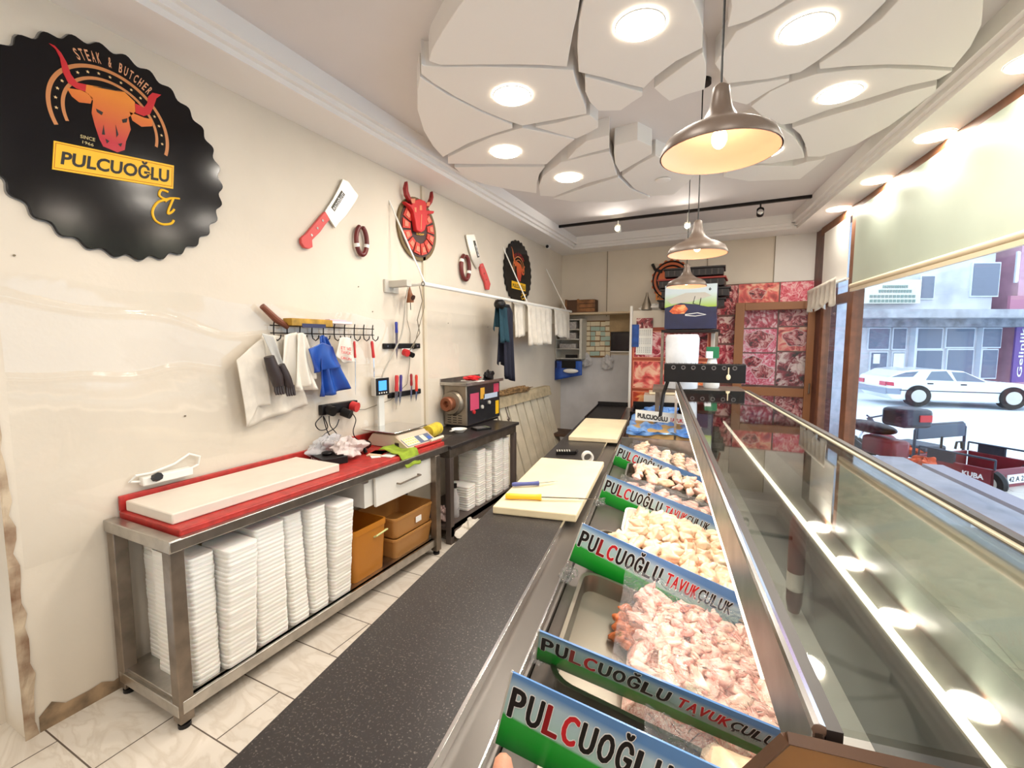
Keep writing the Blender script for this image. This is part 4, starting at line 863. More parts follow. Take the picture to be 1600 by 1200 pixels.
for i in range(4):
    for j in range(3): lv.box((-.13+j*.06, -.363, .045+i*.022), (-.09+j*.06, -.359, .052+i*.022))
lv.build('louvres', BLACKP, t, smooth=0)
for (ya, za, yb2, zb, c_, nm) in ((-.30, .16, -.14, .32, (208, 78, 112), 'pink_sticker'), (-.11, .25, -.03, .36, (226, 170, 60), 'yellow_sticker'), (.20, .06, .27, .20, (240, 190, 30), 'warning_sticker'), (.16, .29, .27, .38, (190, 60, 90), 'red_sticker'), (-.05, .24, .24, .29, (190, 205, 225), 'pale_sticker')):
    MB().box((.086, ya, za), (.0875, yb2, zb)).build(nm, mat(nm, c_, .4), t, smooth=0)
for y, z in ((-.24, .14), (-.08, .17), (.06, .20)): MB().lathe([(.02, 0), (.018, .012), (.001, .013)], 16, T=Matrix.Translation((.087, y, z)) @ Matrix.Rotation(PI/2, 4, 'Y')).build('button', RED if y < -.1 else SILVERP, t)
o = MB().prism([(-.10, -.08), (.10, -.09), (.10, .03), (-.10, .03)], 0, .008).build('foam_plate', WHITEP, loc=(-2.28, 3.78, 1.235)); tag(o, 'white foam plate with red wrappings on top of the grinder tray', 'plate')
o = crumple('red_wrapping', 'bright red wrapping lying on the foam plate on the grinder', 'wrapping', (-2.28, 3.75, 1.243), (.07, .09, .022), REDT, 21)
crumple('black_gloves', 'bunch of black gloves hanging over the grinder tray edge', 'gloves', (-2.25, 4.02, 1.2), (.03, .09, .06), BLACKP, 22)
t = thing('yellow_roll', 'yellow printed roll lying behind the scale', 'roll', (-2.27, 3.07, .87), .2)
MB().tube([(0, -.08, 0), (0, .12, 0)], .055, n=20).build('roll', mat('yellow film', (232, 206, 66), .35, noise=.2, nscale=20), t); MB().tube([(0, -.1, 0), (0, .14, 0)], .018).build('core', CARD, t)
t = thing('steel_box', 'low steel label box under the yellow roll', 'box', (-2.25, 3.10, .802), .1); MB().box((-.10, -.12, 0), (.10, .12, .012)).build('base', STEEL, t); MB().box((-.10, -.12, .012), (-.09, .12, .035)).build('rim', STEEL, t)
t = thing('white_dish', 'small white dish beside the grinder', 'dish', (-2.22, 3.42, .802)); MB().lathe([(.001, .003), (.04, 0), (.07, .028), (.072, .03), (.066, .026), (.04, .006), (.001, .006)], 28).build('bowl', WHITEP, t); MB().box((-.02, -.13, .026), (.0, -.07, .032)).build('handle', WHITEP, t)
t = thing('calculator', 'black calculator lying in front of the meat grinder', 'calculator', (-2.11, 3.62, .802), -.5)
MB().box((-.055, -.08, 0), (.055, .08, .018)).build('body', BLACKP, t, bevel=.003)
kk = MB()
for i in range(4):
    for j in range(5): kk.box((-.042+i*.023, -.065+j*.02, .018), (-.026+i*.023, -.052+j*.02, .021))
kk.build('keys', mat('grey keys', (120, 118, 116), .5), t)
MB().box((-.045, .045, .018), (.045, .07, .020)).build('screen', mat('lcd', (120, 130, 110), .3), t)
# ================================================================ COUNTER AND DISPLAY CASE (counter frame: x across towards the street, y along, z up)
CZ = .785
ct = cthing('refrigerated_counter', 'long refrigerated meat display counter with granite back worktop and glass top', 'display counter', 0, 0)
U0, U1 = .25, 6.1
MB().box((-.78, U0, CZ-.03), (-.405, U1, CZ)).build('back_worktop', GRANITE, ct, bevel=.003)
MB().box((-.76, U0, .0), (-.31, U1, CZ-.05)).build('back_cabinet', DSTEEL, ct, smooth=0)
SMOKE = mat('dark smoked deck', (96, 90, 84), .3, .3)
MB().box((-.40, U0, CZ-.045), (-.30, U1, CZ-.03)).build('rear_ledge', SMOKE, ct, bevel=.002)
MB().box((-.405, U0, CZ-.03), (-.395, U1, CZ+.003)).box((-.318, U0, CZ-.03), (-.312, U1, CZ-.012)).build('ledge_rail', CHROME, ct, bevel=.001)
def zd(v): return .725-.27*(v+.30)
dk = MB().prism([(-.30, CZ-.055), (-.30, 0), (.50, 0), (.50, .48), (.42, zd(.42))], U0, U1, T=Matrix(((1,0,0,0),(0,0,1,0),(0,1,0,0),(0,0,0,1))))
dk.build('display_deck', SMOKE, ct, smooth=0)
MB().box((.46, U0, .0), (.60, 4.0, .55)).box((.60, U0, .05), (.64, 4.0, .45)).build('front_body', WHITEP, ct, bevel=.01)
LIN = mat('dark reflecting lining', (118, 124, 126), .25, .4)
MB().box((.555, U0, .45), (.57, 4.0, .97)).build('front_lining', LIN, ct, smooth=0)
MB().add([(.50, U0, .955), (.50, 4.0, .955), (.57, 4.0, 1.06), (.57, U0, 1.06)], [(0, 1, 2, 3), (3, 2, 1, 0)]).box((.50, U0, .945), (.57, 4.0, .957)).build('steel_ledge', mat('satin steel ledge', (206, 200, 190), .5, .5, noise=.1, nscale=20), ct, smooth=0)
MB().box((.488, .3, .967), (.500, 3.95, .979)).build('led_strip', mat('led strip glow', (255, 246, 228), .4, emit=7), ct)
GE = 3.33
MB().box((.145, .42, 1.274), (.552, GE, 1.281)).build('top_glass', CGLASS, ct, smooth=0)
MB().box((.552, U0, 1.06), (.558, GE, 1.285)).build('front_glass', clear('front case glass', (225, 232, 228), .8), ct, smooth=0)
MB().box((.545, U0, 1.27), (.562, GE, 1.290)).build('front_edge_trim', mat('dark gasket', (40, 34, 32), .4), ct)
MB().box((.535, U0, 1.281), (.545, GE, 1.284)).build('glass_edge_line', mat('glass edge cream', (206, 200, 176), .3), ct)
MB().box((.128, .41, 1.20), (.138, 4.15, 1.281)).build('canopy_band', STEEL, ct, bevel=.002)
MB().tube([(.133, .41, 1.282), (.133, 4.15, 1.282)], .006).build('canopy_edge', CHROME, ct)
MB().box((.138, .41, 1.268), (.15, 4.15, 1.284)).build('canopy_gasket', mat('dark gasket', (40, 34, 32)), ct)
for u in (4.1,): MB().box((.125, u, .62), (.145, u+.02, 1.20)).build('canopy_post', STEEL, ct)
MB().box((.129, .6, 1.185), (.137, 4.1, 1.199)).build('hidden_glow_strip', mat('added strip glow', (255, 236, 214), .4, emit=3), ct)  # added glowing strip, hidden behind the band
l = bpy.data.lights.new('added_case_light', 'AREA'); l.shape = 'RECTANGLE'; l.size = .008; l.size_y = 3.4; l.energy = 11; l.color = (1, .88, .80)  # added light under the canopy band, brightens the pans
lo_ = bpy.data.objects.new('added_case_light', l); COL.objects.link(lo_); lo_.parent = ct; lo_.location = (.133, 2.3, 1.183)
# wooden end panel of the case, nearest the camera
WD = mat('varnished wood end', (96, 66, 46), .4, noise=.2, nscale=9)
MXZ = Matrix(((1,0,0,0),(0,0,1,0),(0,1,0,0),(0,0,0,1)))
t = cthing('wooden_case_end', 'varnished wooden end panel closing the near end of the glass case', 'end panel', 0, 0)
MB().prism([(.108, 1.272), (.60, 1.272), (.60, .9), (.02, .9), (.04, 1.17)], .40, .405, T=MXZ).build('panel', mat('amber wood panel', (150, 98, 42), .35, noise=.2, nscale=6), t, smooth=0)
MB().tube([(.02, .402, 1.10), (.04, .402, 1.175), (.108, .402, 1.275)], .006, n=4).tube([(.108, .402, 1.275), (.60, .402, 1.275)], .006, n=4).build('edge_moulding', WD, t)
# cutting boards and knives on the counter
def cslab(name, lab, v0, v1, ua, ub, z, th, m_, skew=0, grp='cream cutting boards on the counter'):
    o = MB().prism([(v0, ua), (v1, ua+.015), (v1+.01, ub), (v0-.01, ub-.02)], 0, th).build(name, m_, loc=CF(0, 0, z), rz=A, smooth=0, bevel=.006); return tag(o, lab, 'cutting board', grp)
cslab('cutting_board', 'near cream cutting board with two knives on it, on the black counter', -.745, -.345, 1.985, 2.98, CZ+.001, .038, CREAMP)
cslab('cutting_board', 'far cream cutting board on the black counter, left of the blue film carton', -.715, -.315, 3.72, 4.72, CZ+.001, .038, CREAMP)
def cknife(lab, pa, pb, pc_, hm, name='kitchen_knife', w1=.016, w2=.012):
    z = CZ+.04+.016; a, b_, c = onz(*pa, z), onz(*pb, z), onz(*pc_, z-.004)
    t = thing(name, lab, 'knife', a, 0, 'knives on the near cutting board'); b_, c = b_-a, c-a
    MB().tube([Vector(), b_*.1, b_*.5, b_*.85, b_], [w1*.8, w1, w1*.85, w1*.9, w1*1.1], n=10).build('handle', hm, t, smooth=60)
    d = (c-b_).normalized(); s = Vector((-d.y, d.x, 0))
    o_ = [b_-s*w2, b_+s*w2, b_+(c-b_)*.7+s*w2*.7, c, b_+(c-b_)*.7-s*w2*.6]
    k = Vector((0, 0, .001)); MB().add([p-k for p in o_]+[p+k for p in o_], [(4,3,2,1,0), (5,6,7,8,9)]+[(i, (i+1) % 5, (i+1) % 5+5, i+5) for i in range(5)]).build('blade', CHROME, t, smooth=0)
cknife('yellow-handled boning knife, the nearer of the two on the near board', (790, 775), (846, 777), (934, 780), mat('yellow handle plastic', (240, 190, 40), .4), w1=.015, w2=.010)
cknife('blue-handled knife, the farther of the two on the near board', (800, 757), (842, 755), (872, 752), mat('slate blue plastic', (74, 84, 150), .4), w1=.012, w2=.006)
t = thing('tape_roll', 'white label tape roll lying on the counter between the two boards', 'tape roll', onz(918, 714, CZ+.03))
MB().lathe([(.028, -.02), (.04, -.02), (.04, .02), (.028, .02), (.028, -.02)], 28, T=Matrix.Rotation(PI/2, 4, 'X') @ Matrix.Rotation(.5, 4, 'Y')).build('tape', WHITEP, t)
t = thing('label_gun', 'black hand tool with a grey comb head beside the tape roll', 'label gun', onz(888, 708, CZ+.012), A+.3)
MB().box((-.09, -.014, -.01), (.05, .014, .015)).tube([(.05, 0, .003), (.07, .06, .003)], .012).build('gun_body', BLACKP, t)
gt = MB()
for i in range(6): gt.box((-.085+i*.018, -.018, .015), (-.078+i*.018, .018, .022))
gt.build('comb', SILVERP, t)
# pans and meat
PAN = mat('stainless pan', (134, 130, 118), .34, .85)
meatcols = [((244, 202, 186), (232, 168, 154)), ((246, 212, 190), (236, 180, 164)), ((240, 188, 172), (222, 148, 134)), ((248, 222, 200), (240, 196, 176))]
MEAT = [mat('chicken meat %d' % i, a, .28, col2=b_, nscale=22, bump=.4, bscale=40, coat=.4, sub=.1) for i, (a, b_) in enumerate(meatcols)]
CREAMM = [mat('pale chicken %d' % i, a, .3, col2=b_, nscale=16, bump=.3, bscale=30, coat=.4, sub=.1) for i, (a, b_) in enumerate([((246, 222, 188), (238, 192, 158)), ((244, 210, 174), (232, 174, 148)), ((248, 230, 204), (240, 206, 174))])]
def lump(seed, rx, ry, rz_, m_):
    rnd = random.Random(seed); ph = [rnd.uniform(0, 6.3) for _ in range(6)]
    def fn(a, b):
        th = a*2*PI; f = b*PI; x, y, z = math.sin(f)*math.cos(th), math.sin(f)*math.sin(th), -math.cos(f)
        d = 1+.16*math.sin(2.6*x*2+ph[0]+3*y)+.12*math.sin(5*y+ph[1]+4*z)+.07*math.sin(9*x+ph[2]+6*y)
        taper = 1-.35*y*(1 if ph[3] > 3 else -1)
        return (rx*x*d*taper, ry*y*d, rz_*z*d*taper+.3*rx*math.sin(2*y+ph[4])*.3)
    return MB().grid(fn, 18, 12).build('chicken_piece', m_, smooth=80)
def pan(ua, ub, v0, v1, dep, lab, shape='steel'):
    vc, uc = (v0+v1)/2, (ua+ub)/2; z = zd(vc)+.008
    t = thing('meat_pan', lab, 'meat pan', CF(vc, uc, z), A, 'meat pans in the display'); t.rotation_euler = (0, math.atan(.27), A)
    w_, d_ = v1-v0, ub-ua
    i1 = roundrect(w_*.93, d_*.93, .05); o1 = roundrect(w_*.97, d_*.96, .055); r1 = roundrect(w_, d_, .06); ir = roundrect(w_*.965, d_*.955, .055)
    lofts(MB(), [(i1, 0), (o1, dep-.004), (r1, dep-.004), (r1, dep), (ir, dep), (roundrect(w_*.92, d_*.92, .05), .004)]).build('pan_body', PAN if shape == 'steel' else WHITEP, t, smooth=50)
    return t, vc, uc, z, w_, d_
def fill(P_, n, base, rz_, ms, lab, grp, sx=(.022, .03), sy=(.04, .06), vr=(-1, 1), ur=(-1, 1), seed=1, top=0, domeh=.03):
    """individual pieces piled over a pan"""
    t, vc, uc, z, w_, d_ = P_; rnd = random.Random(seed)
    protos = [lump(seed*10+k, rnd.uniform(*sx), rnd.uniform(*sy), rz_, ms[k % len(ms)]) for k in range(6)]
    used = [False]*6; cols = max(3, int(round(math.sqrt(n*w_/d_)*.9))); rows = int(math.ceil(n/cols)); k = 0
    mw = Matrix.Translation(CF(vc, uc, z)) @ Matrix.Rotation(A, 4, 'Z') @ Matrix.Rotation(math.atan(.27), 4, 'Y')
    for j in range(rows):
        for i in range(cols):
            if k >= n: break
            a = (i+.5)/cols*2-1; b_ = (j+.5)/rows*2-1
            a = vr[0]+(vr[1]-vr[0])*(a+1)/2; b_ = ur[0]+(ur[1]-ur[0])*(b_+1)/2
            x = a*w_*.43+rnd.uniform(-.008, .008); y = b_*d_*.44+rnd.uniform(-.008, .008)
            zz = base+domeh*(1-a*a)*(1-b_*b_)**.5+rnd.uniform(0, .008)
            p = mw @ Vector((x, y, zz)); q = k % 6
            if not used[q]: o = protos[q]; used[q] = True
            else: o = protos[q].copy(); COL.objects.link(o)
            o.location = p; o.rotation_euler = (rnd.uniform(-.35, .35), rnd.uniform(-.1, .6), rnd.uniform(0, 6.28)); sc_ = rnd.uniform(.85, 1.15); o.scale = (sc_, sc_, sc_)
            tag(o, lab, 'chicken', grp); k += 1
    for q in range(6):
        if not used[q]: bpy.data.objects.remove(protos[q])
    return mw
def cling(P_, lab, base, seed=0, x0=-1, wr=.008):
    t, vc, uc, z, w_, d_ = P_
    def fn(a, b):
        x = (x0+(1-x0)*a); y = 2*b-1
        zz = base+.032*(1-x*x*.8)*(1-y*y*.8)**.5+wr*math.sin(17*a+9*b+seed)*math.sin(23*b-6*a)+.004*math.sin(60*a+20*b)
        return (x*w_*.48, y*d_*.49, zz)
    o = MB().grid(fn, 50, 50).build('cling_film', CLING, loc=(t.location), smooth=180); o.rotation_euler = (0, math.atan(.27), A)
    tag(o, lab, 'cling film', 'cling film over the meat pans'); return o
VL, VR_ = -.275, .40
# pan nearest: half empty, big pieces in film
Pn = pan(.50, .985, VL+.04, VR_, .06, 'nearest steel pan, half empty with a few large pale pieces')
fill(Pn, 9, .115, .040, [CREAMM[0], CREAMM[1], MEAT[1]], 'large pale chicken piece in the nearest half-empty pan', 'large chicken pieces in the nearest pan', sx=(.062, .078), sy=(.08, .10), vr=(-.05, 1), seed=3, domeh=.01)
cling(Pn, 'glossy wrinkled film over the nearest pan', .13, 1, x0=-.45, wr=.012)
Pa = pan(1.03, 1.60, VL, VR_, .06, 'large steel pan of pink shredded-looking chicken, second from the camera')
SHM = meat_print('shredded chicken', (206, 128, 112), (240, 188, 170), (252, 226, 210), 45)
def mound(P_, lab, x0, x1, h, m_, seed=0, amp=.008):
    t, vc, uc, z, w_, d_ = P_
    def fn(a, b):
        x = x0+(x1-x0)*a; y = -1+2*b; e = min(1, 5*min(a, 1-a, b, 1-b))**.5
        return (x*w_*.46, y*d_*.455, .008+h*e+amp*e*(math.sin(x*23+seed)*math.sin(y*19+x*7)+.7*math.sin(x*51+y*37)+.5*math.sin(y*71-x*33)))
    o = MB().grid(fn, 90, 90).build('chicken_heap', m_, loc=t.location, smooth=180); o.rotation_euler = (0, math.atan(.27), A)
    tag(o, lab, 'chicken heap', kind='stuff')
mound(Pa, 'heap of shredded pink chicken filling the second pan under the film', -.45, 1, .105, SHM)
fill(Pa, 112, .088, .014, MEAT, 'pink chicken piece in the second pan from the camera', 'pink chicken pieces in the second pan', sx=(.012, .018), sy=(.030, .048), vr=(-.46, 1.04), ur=(-.80, 1.0), seed=5, domeh=.040)
fill(Pa, 10, .02, .016, [mat('orange brown chicken', (206, 112, 62), .35, noise=.3, nscale=20)], 'orange-brown scrap at the bare left end of the second pan', 'orange scraps in the second pan', sx=(.014, .018), sy=(.022, .03), vr=(-.62, -.45), ur=(.0, .9), seed=8, domeh=.01)
cling(Pa, 'film over the big pan of pink chicken', .122, 2, x0=-.62)
Pb = pan(1.68, 2.02, VL+.01, VR_, .055, 'steel pan with pale chicken behind the third sign')
SHC = meat_print('pale chicken heap', (224, 176, 140), (244, 212, 180), (252, 236, 216), 30)
mound(Pb, 'heap of pale chicken filling the pan behind the third sign', -.6, 1, .070, SHC, 3)
fill(Pb, 40, .065, .02, CREAMM, 'pale chicken piece in the pan behind the third sign', 'pale chicken pieces in the third pan', sx=(.022, .03), sy=(.035, .055), seed=11, domeh=.04)
Pc = pan(2.05, 2.42, VL+.10, VR_, .05, 'cream plastic tray of pale chicken slices before the fourth sign', 'white')
mound(Pc, 'heap of pale chicken filling the cream tray', -.95, 1, .058, SHC, 5)
fill(Pc, 34, .054, .02, CREAMM, 'pale chicken slice in the cream tray before the fourth sign', 'pale chicken slices in the cream tray', sx=(.024, .03), sy=(.035, .05), seed=13, domeh=.035)
Pd = pan(2.50, 2.80, VL+.02, VR_, .05, 'flat steel pan of pink chicken behind the fourth sign')
fill(Pd, 30, .05, .02, MEAT, 'pink chicken piece in the flat pan behind the fourth sign', 'chicken pieces in the fourth pan', seed=17, domeh=.03)
cling(Pd, 'shiny film over the pan behind the fourth sign', .085, 3)
Pe = pan(2.84, 3.22, VL+.05, VR_, .07, 'steel pan with a raised heap of pink chicken before the fifth sign')
fill(Pe, 34, .065, .02, MEAT[:2]+CREAMM[:1], 'pink chicken piece in the heaped pan before the fifth sign', 'chicken pieces in the fifth pan', seed=19, domeh=.05)
Pf = pan(3.32, 3.86, VL+.03, VR_, .06, 'farthest steel pan of pale pink chicken')
fill(Pf, 38, .06, .024, [CREAMM[0], MEAT[1], CREAMM[2]], 'pale pink chicken piece in the farthest pan', 'chicken pieces in the farthest pan', sx=(.026, .034), sy=(.045, .06), seed=23, domeh=.04)
cling(Pf, 'film over the farthest chicken pan', .095, 4)
for k, (px, py, s, lab) in enumerate(((888, 905, 1, 'wisp of loose film at the left end of the third sign'), (850, 1030, .9, 'wisp of loose film under the second sign'), (938, 790, .8, 'wisp of loose film at the left end of the fourth sign'), (966, 722, .7, 'wisp of loose film at the left end of the fifth sign'))):
    crumple('film_wisp', lab, 'film wisp', onz(px, py, .745), (.03*s, .05*s, .02), CLING, 30+k)
# name signs between the pans
def signmat():
    m = bpy.data.materials.new('sky and grass print'); m.use_nodes = True; nt = m.node_tree; b = nt.nodes['Principled BSDF']
    tc = nt.nodes.new('ShaderNodeTexCoord'); sp = nt.nodes.new('ShaderNodeSeparateXYZ'); nt.links.new(tc.outputs['Object'], sp.inputs[0])
    wv = nt.nodes.new('ShaderNodeMath'); wv.operation = 'MULTIPLY_ADD'; wv.inputs[1].default_value = .06
    nt.links.new(sp.outputs[0], wv.inputs[0]); nt.links.new(sp.outputs[2], wv.inputs[2])
    mr = nt.nodes.new('ShaderNodeMapRange'); mr.inputs[1].default_value = 0; mr.inputs[2].default_value = .16; nt.links.new(wv.outputs[0], mr.inputs[0])
    r = nt.nodes.new('ShaderNodeValToRGB'); e = r.color_ramp.elements; e[0].position = 0; e[0].color = lin((14, 96, 36)); e[1].position = 1; e[1].color = lin((96, 140, 196))
    for p, c_ in ((.25, (28, 150, 44)), (.44, (50, 168, 62)), (.48, (176, 210, 200)), (.86, (182, 206, 218))):
        x = e.new(p); x.color = lin(c_)
    nt.links.new(mr.outputs[0], r.inputs['Fac']); nt.links.new(r.outputs[0], b.inputs['Base Color']); b.inputs['Roughness'].default_value = .22; return m
SGM = signmat(); DKRED = mat('dark red print', (150, 16, 24), .4)
def namesign(v0, u, ztop, slope, lab, tilt=0, yaw=0, L=.60, hh=.158):
    RM = Matrix.Rotation(A+yaw, 4, 'Z') @ Matrix.Rotation(math.atan(slope), 4, 'Y') @ Matrix.Rotation(tilt, 4, 'X')
    t = thing('name_sign', lab, 'sign', CF(v0, u, ztop)-(RM @ Vector((0, 0, hh))), 0, 'green and blue name signs between the meat pans')
    t.rotation_euler = RM.to_euler()
    MB().box((0, 0, 0), (L, .004, hh)).build('sign_board', SGM, t, smooth=0)
    ob = MB(); bt = MB(); rt_ = MB(); dr = MB()
    def thick(mo, mi, ch, x, z, wd, h_, e1, e2):
        for k in range(8):
            a_ = k*PI/4; dx, dz = math.cos(a_), math.sin(a_)
            text_on(mo, ch, lambda a, b_: (x+wd*a+e2*dx, -.0006-k*.00002, z+h_*b_+e2*dz), bold=0)
            text_on(mi, ch, lambda a, b_: (x+wd*a+e1*dx, -.0012-k*.00002, z+h_*b_+e1*dz*.7), bold=0)
    xs = .014; zb = hh*.44; Hs = .064
    x = xs
    for i, ch in enumerate('PULCUOĞLU'):
        wd = .0275-.0004*i; h_ = Hs*(1-.014*i); hx = h_*(1.36 if ch == 'Ğ' else 1)
        f = lambda o_, e: (lambda a, b_, x=x, wd=wd, hx=hx: (x-e+(wd+2*e)*a, -o_, zb-e+(hx+2*e)*b_-.0))
        thick(ob, rt_ if i == 3 else (dr if i == 2 else bt), ch, x, zb, wd, hx, .0022, .0038)
        x += wd+.0090
    x += .012; zb2 = zb-.0+.004
    for i, ch in enumerate('TAVUKÇULUK'):
        wd = .0185; h_ = .048*(1-.012*i); lo2 = .008 if ch == 'Ç' else 0
        f = lambda o_, e: (lambda a, b_, x=x, wd=wd, h_=h_, lo2=lo2: (x-e+(wd+2*e)*a, -o_, zb2-e-lo2+(h_+lo2+2*e)*b_))
        thick(ob, rt_ if i < 5 else bt, ch, x, zb2-lo2, wd, h_+lo2, .0013, .0026)
        x += wd+.0045
    ob.build('letter_outline', WHITET, t, smooth=0); bt.build('black_lettering', BLACKT, t, smooth=0); rt_.build('red_lettering', REDT, t, smooth=0); dr.build('dark_red_letter', mat('dark red print', (120, 16, 24), .4), t, smooth=0)
    MB().box((0, -.001, 0), (.004, .006, hh)).build('board_edge', SILVERP, t, smooth=0)
namesign(-.262, .798, .958, .235, 'nearest name sign, with large letters, cut off by the bottom of the photo', L=.62, hh=.165)
namesign(-.262, 1.006, .912, .215, 'second name sign, leaning towards the camera so its letters look squashed', tilt=math.radians(30), L=.62)
namesign(-.262, 1.644, .932, .335, 'third name sign, standing between the big pink pan and the pale chicken')
namesign(-.262, 2.453, .890, .315, 'fourth name sign, level with the knives on the cutting board')
namesign(-.262, 3.256, .888, .345, 'fifth name sign, before the farthest chicken pan')
# partition wall and carton with blue film at the far end of the display
MB().box((-.30, 3.93, .60), (.45, 3.95, .80)).build('deck_partition', STEEL, ct)
t = cthing('poultry_carton', 'open brown carton lined with pale blue film at the far end of the display', 'carton', .02, 4.45, .70)
MB().box((-.27, -.35, 0), (.27, .38, .12)).build('carton_body', CARD, t, bevel=.003)
BF = mat('pale blue film', (130, 176, 226), .25, col2=(70, 120, 196), nscale=8, bump=.9, bscale=14)
MB().grid(lambda a, b: (-.29+.58*a, -.37+.8*b, .125+.03*math.sin(a*9+b*4)*math.sin(b*11)+.012*math.sin(31*a)), 40, 40).grid(lambda a, b: (-.29+.58*a, -.365-.01*math.sin(a*25)*b, .13-(.025+.012*math.sin(a*8))*b), 40, 6).build('blue_liner', BF, t, smooth=180)
MB().add([(-.24, .12, .15), (.22, .12, .13), (.22, .15, .22), (-.24, .15, .25)], [(0,1,2,3), (3,2,1,0)]).build('label_card', PAPER, t, smooth=0)
text_on(MB(), 'PULCUOĞLU', lambda x, y: (-.22+.28*x, .118+.02*y, .175+.06*y-.03*x), bold=.05).build('black_lettering', BLACKT, t, smooth=0)
text_on(MB(), 'TAVUK', lambda x, y: (.08+.12*x, .118+.02*y, .15+.04*y-.008*x), bold=.03).build('red_lettering', REDT, t, smooth=0)
t = cthing('dark_crate', 'black crate behind the carton with a raised rim at the end of the counter', 'crate', -.02, 5.35, .70)
MB().box((-.28, -.3, 0), (.28, -.28, .16)).box((-.28, .28, 0), (.28, .3, .2)).box((-.28, -.3, 0), (-.26, .3, .16)).box((.26, -.3, 0), (.28, .3, .16)).box((-.28, -.3, 0), (.28, .3, .02)).build('crate_body', BLACKP, t)
crumple('blue_bag', 'pale blue bag heaped in the black crate', 'bag', CF(.0, 5.3, .73), (.2, .2, .08), BF, 41)
t = cthing('black_tray', 'shallow black tray with a raised rim on the far end of the back worktop', 'tray', -.55, 5.35, CZ)
MB().box((-.2, -.5, 0), (.16, .6, .012)).box((-.21, .58, 0), (.17, .6, .06)).box((-.21, -.5, 0), (-.2, .6, .03)).build('tray_body', BLACKP, t, bevel=.003)
# white board and paper beyond the crate
cslab('cutting_board', 'small pale board at the foot of the orange meat poster', -.12, .22, 5.75, 6.0, .98, .03, CREAMP, grp=None)
t = cthing('side_stand', 'low white stand under the pale board by the orange poster', 'stand', .02, 5.9, 0); MB().box((-.2, -.22, 0), (.26, .1, .975)).build('stand_body', mat('worn white laminate', (200, 190, 176), .5), t)
# black knife box on the glass
t = cthing('black_knife_box', 'long black perforated knife box with brush edge on the far end of the glass top', 'box', .33, 3.9, 1.286)
MB().box((-.30, -.0, 0), (.30, .16, .145)).build('box_body', BLACKP, t, bevel=.004)
hb = MB()
for i in range(7): hb.lathe([(.010, 0), (.014, .002), (.017, .001)], 14, T=Matrix.Translation((-.23+i*.075, -.001, .118)) @ Matrix.Rotation(PI/2, 4, 'X'))
hb.build('hole_ring', mat('grey ring', (96, 92, 92), .4), t)
br = MB(); rnd = random.Random(4)
for i in range(150):
    x = -.30+.6*i/150; h_ = rnd.uniform(.004, .018); br.add([(x, 0, .145), (x+.004, 0, .145), (x+.002, rnd.uniform(-.004, .004), .145+h_)], [(0, 1, 2)])
br.build('brush_edge', BLACKP, t, smooth=0)
MB().tube([(-.27, .02, 0), (-.30, .0, -.10), (-.32, -.02, -.28)], .016, n=6).build('support_leg', BLACKP, t)
t = thing('spoon', 'small pale spoon hung on the front of the black knife box', 'spoon', CF(.505, 3.885, 1.37), A)
MB().tube([(0, 0, .04), (0, -.002, -.02)], .004).ball((0, -.004, -.035), (.016, .006, .022)).build('spoon_body', CREAMP, t)
t = cthing('film_roll', 'large standing roll of white stretch film behind the black knife box', 'film roll', .18, 4.35, 1.20)
MB().lathe([(.001, 0), (.14, 0), (.142, .10), (.138, .22), (.143, .44), (.13, .475), (.05, .47), (.001, .47)], 40).build('roll', mat('white stretch film', (226, 232, 240), .25, noise=.1, nscale=6), t)
t = cthing('rear_shelf', 'steel shelf carrying the film roll beyond the glass case', 'shelf', .3, 4.4, 0)
MB().box((-.36, -.22, 1.17), (.4, .3, 1.195)).box((-.34, .2, 0), (-.30, .28, 1.17)).box((.34, .2, 0), (.38, .28, 1.17)).box((.34, -.2, 0), (.38, -.16, 1.17)).build('shelf_frame', DSTEEL, t)
t = cthing('white_bottle', 'white bottle with a green and white cap label behind the knife box', 'bottle', .44, 4.45, 1.196)
MB().lathe([(.06, 0), (.07, .02), (.06, .16), (.035, .26), (.03, .30)], 20, caps=True).build('bottle_body', WHITEP, t)
MB().box((-.05, -.05, .27), (.05, .05, .37)).build('label_block', mat('green print', (20, 110, 70), .5), t); MB().box((-.052, -.052, .27), (.0, .052, .33)).build('white_label', WHITET, t)
# solid shapes imitating reflections in the case glass: maroon upright, red one low
t = cthing('reflection_shape', 'thick dark red shape with a white band imitating a reflection in the glass case', 'sausage', .515, 1.93, .56)
MB().lathe([(.001, 0), (.025, .01), (.034, .05), (.036, .25), (.034, .36), (.018, .40), (.001, .405)], 24, T=Matrix.Diagonal((.8, 1, 1, 1))).build('sausage_body', mat('maroon reflection tone', (110, 34, 26), .3, noise=.25, nscale=12), t, smooth=60)
MB().lathe([(.0365, .10), (.0365, .17)], 24, T=Matrix.Diagonal((.8, 1, 1, 1))).build('reflected_label', WHITEP, t, smooth=60)
crumple('red_blob', 'red pack lying low in the near end of the case', 'blob', CF(.47, 1.12, .50), (.05, .07, .05), REDT, 51)  # stands for a hand mirrored in the case glass
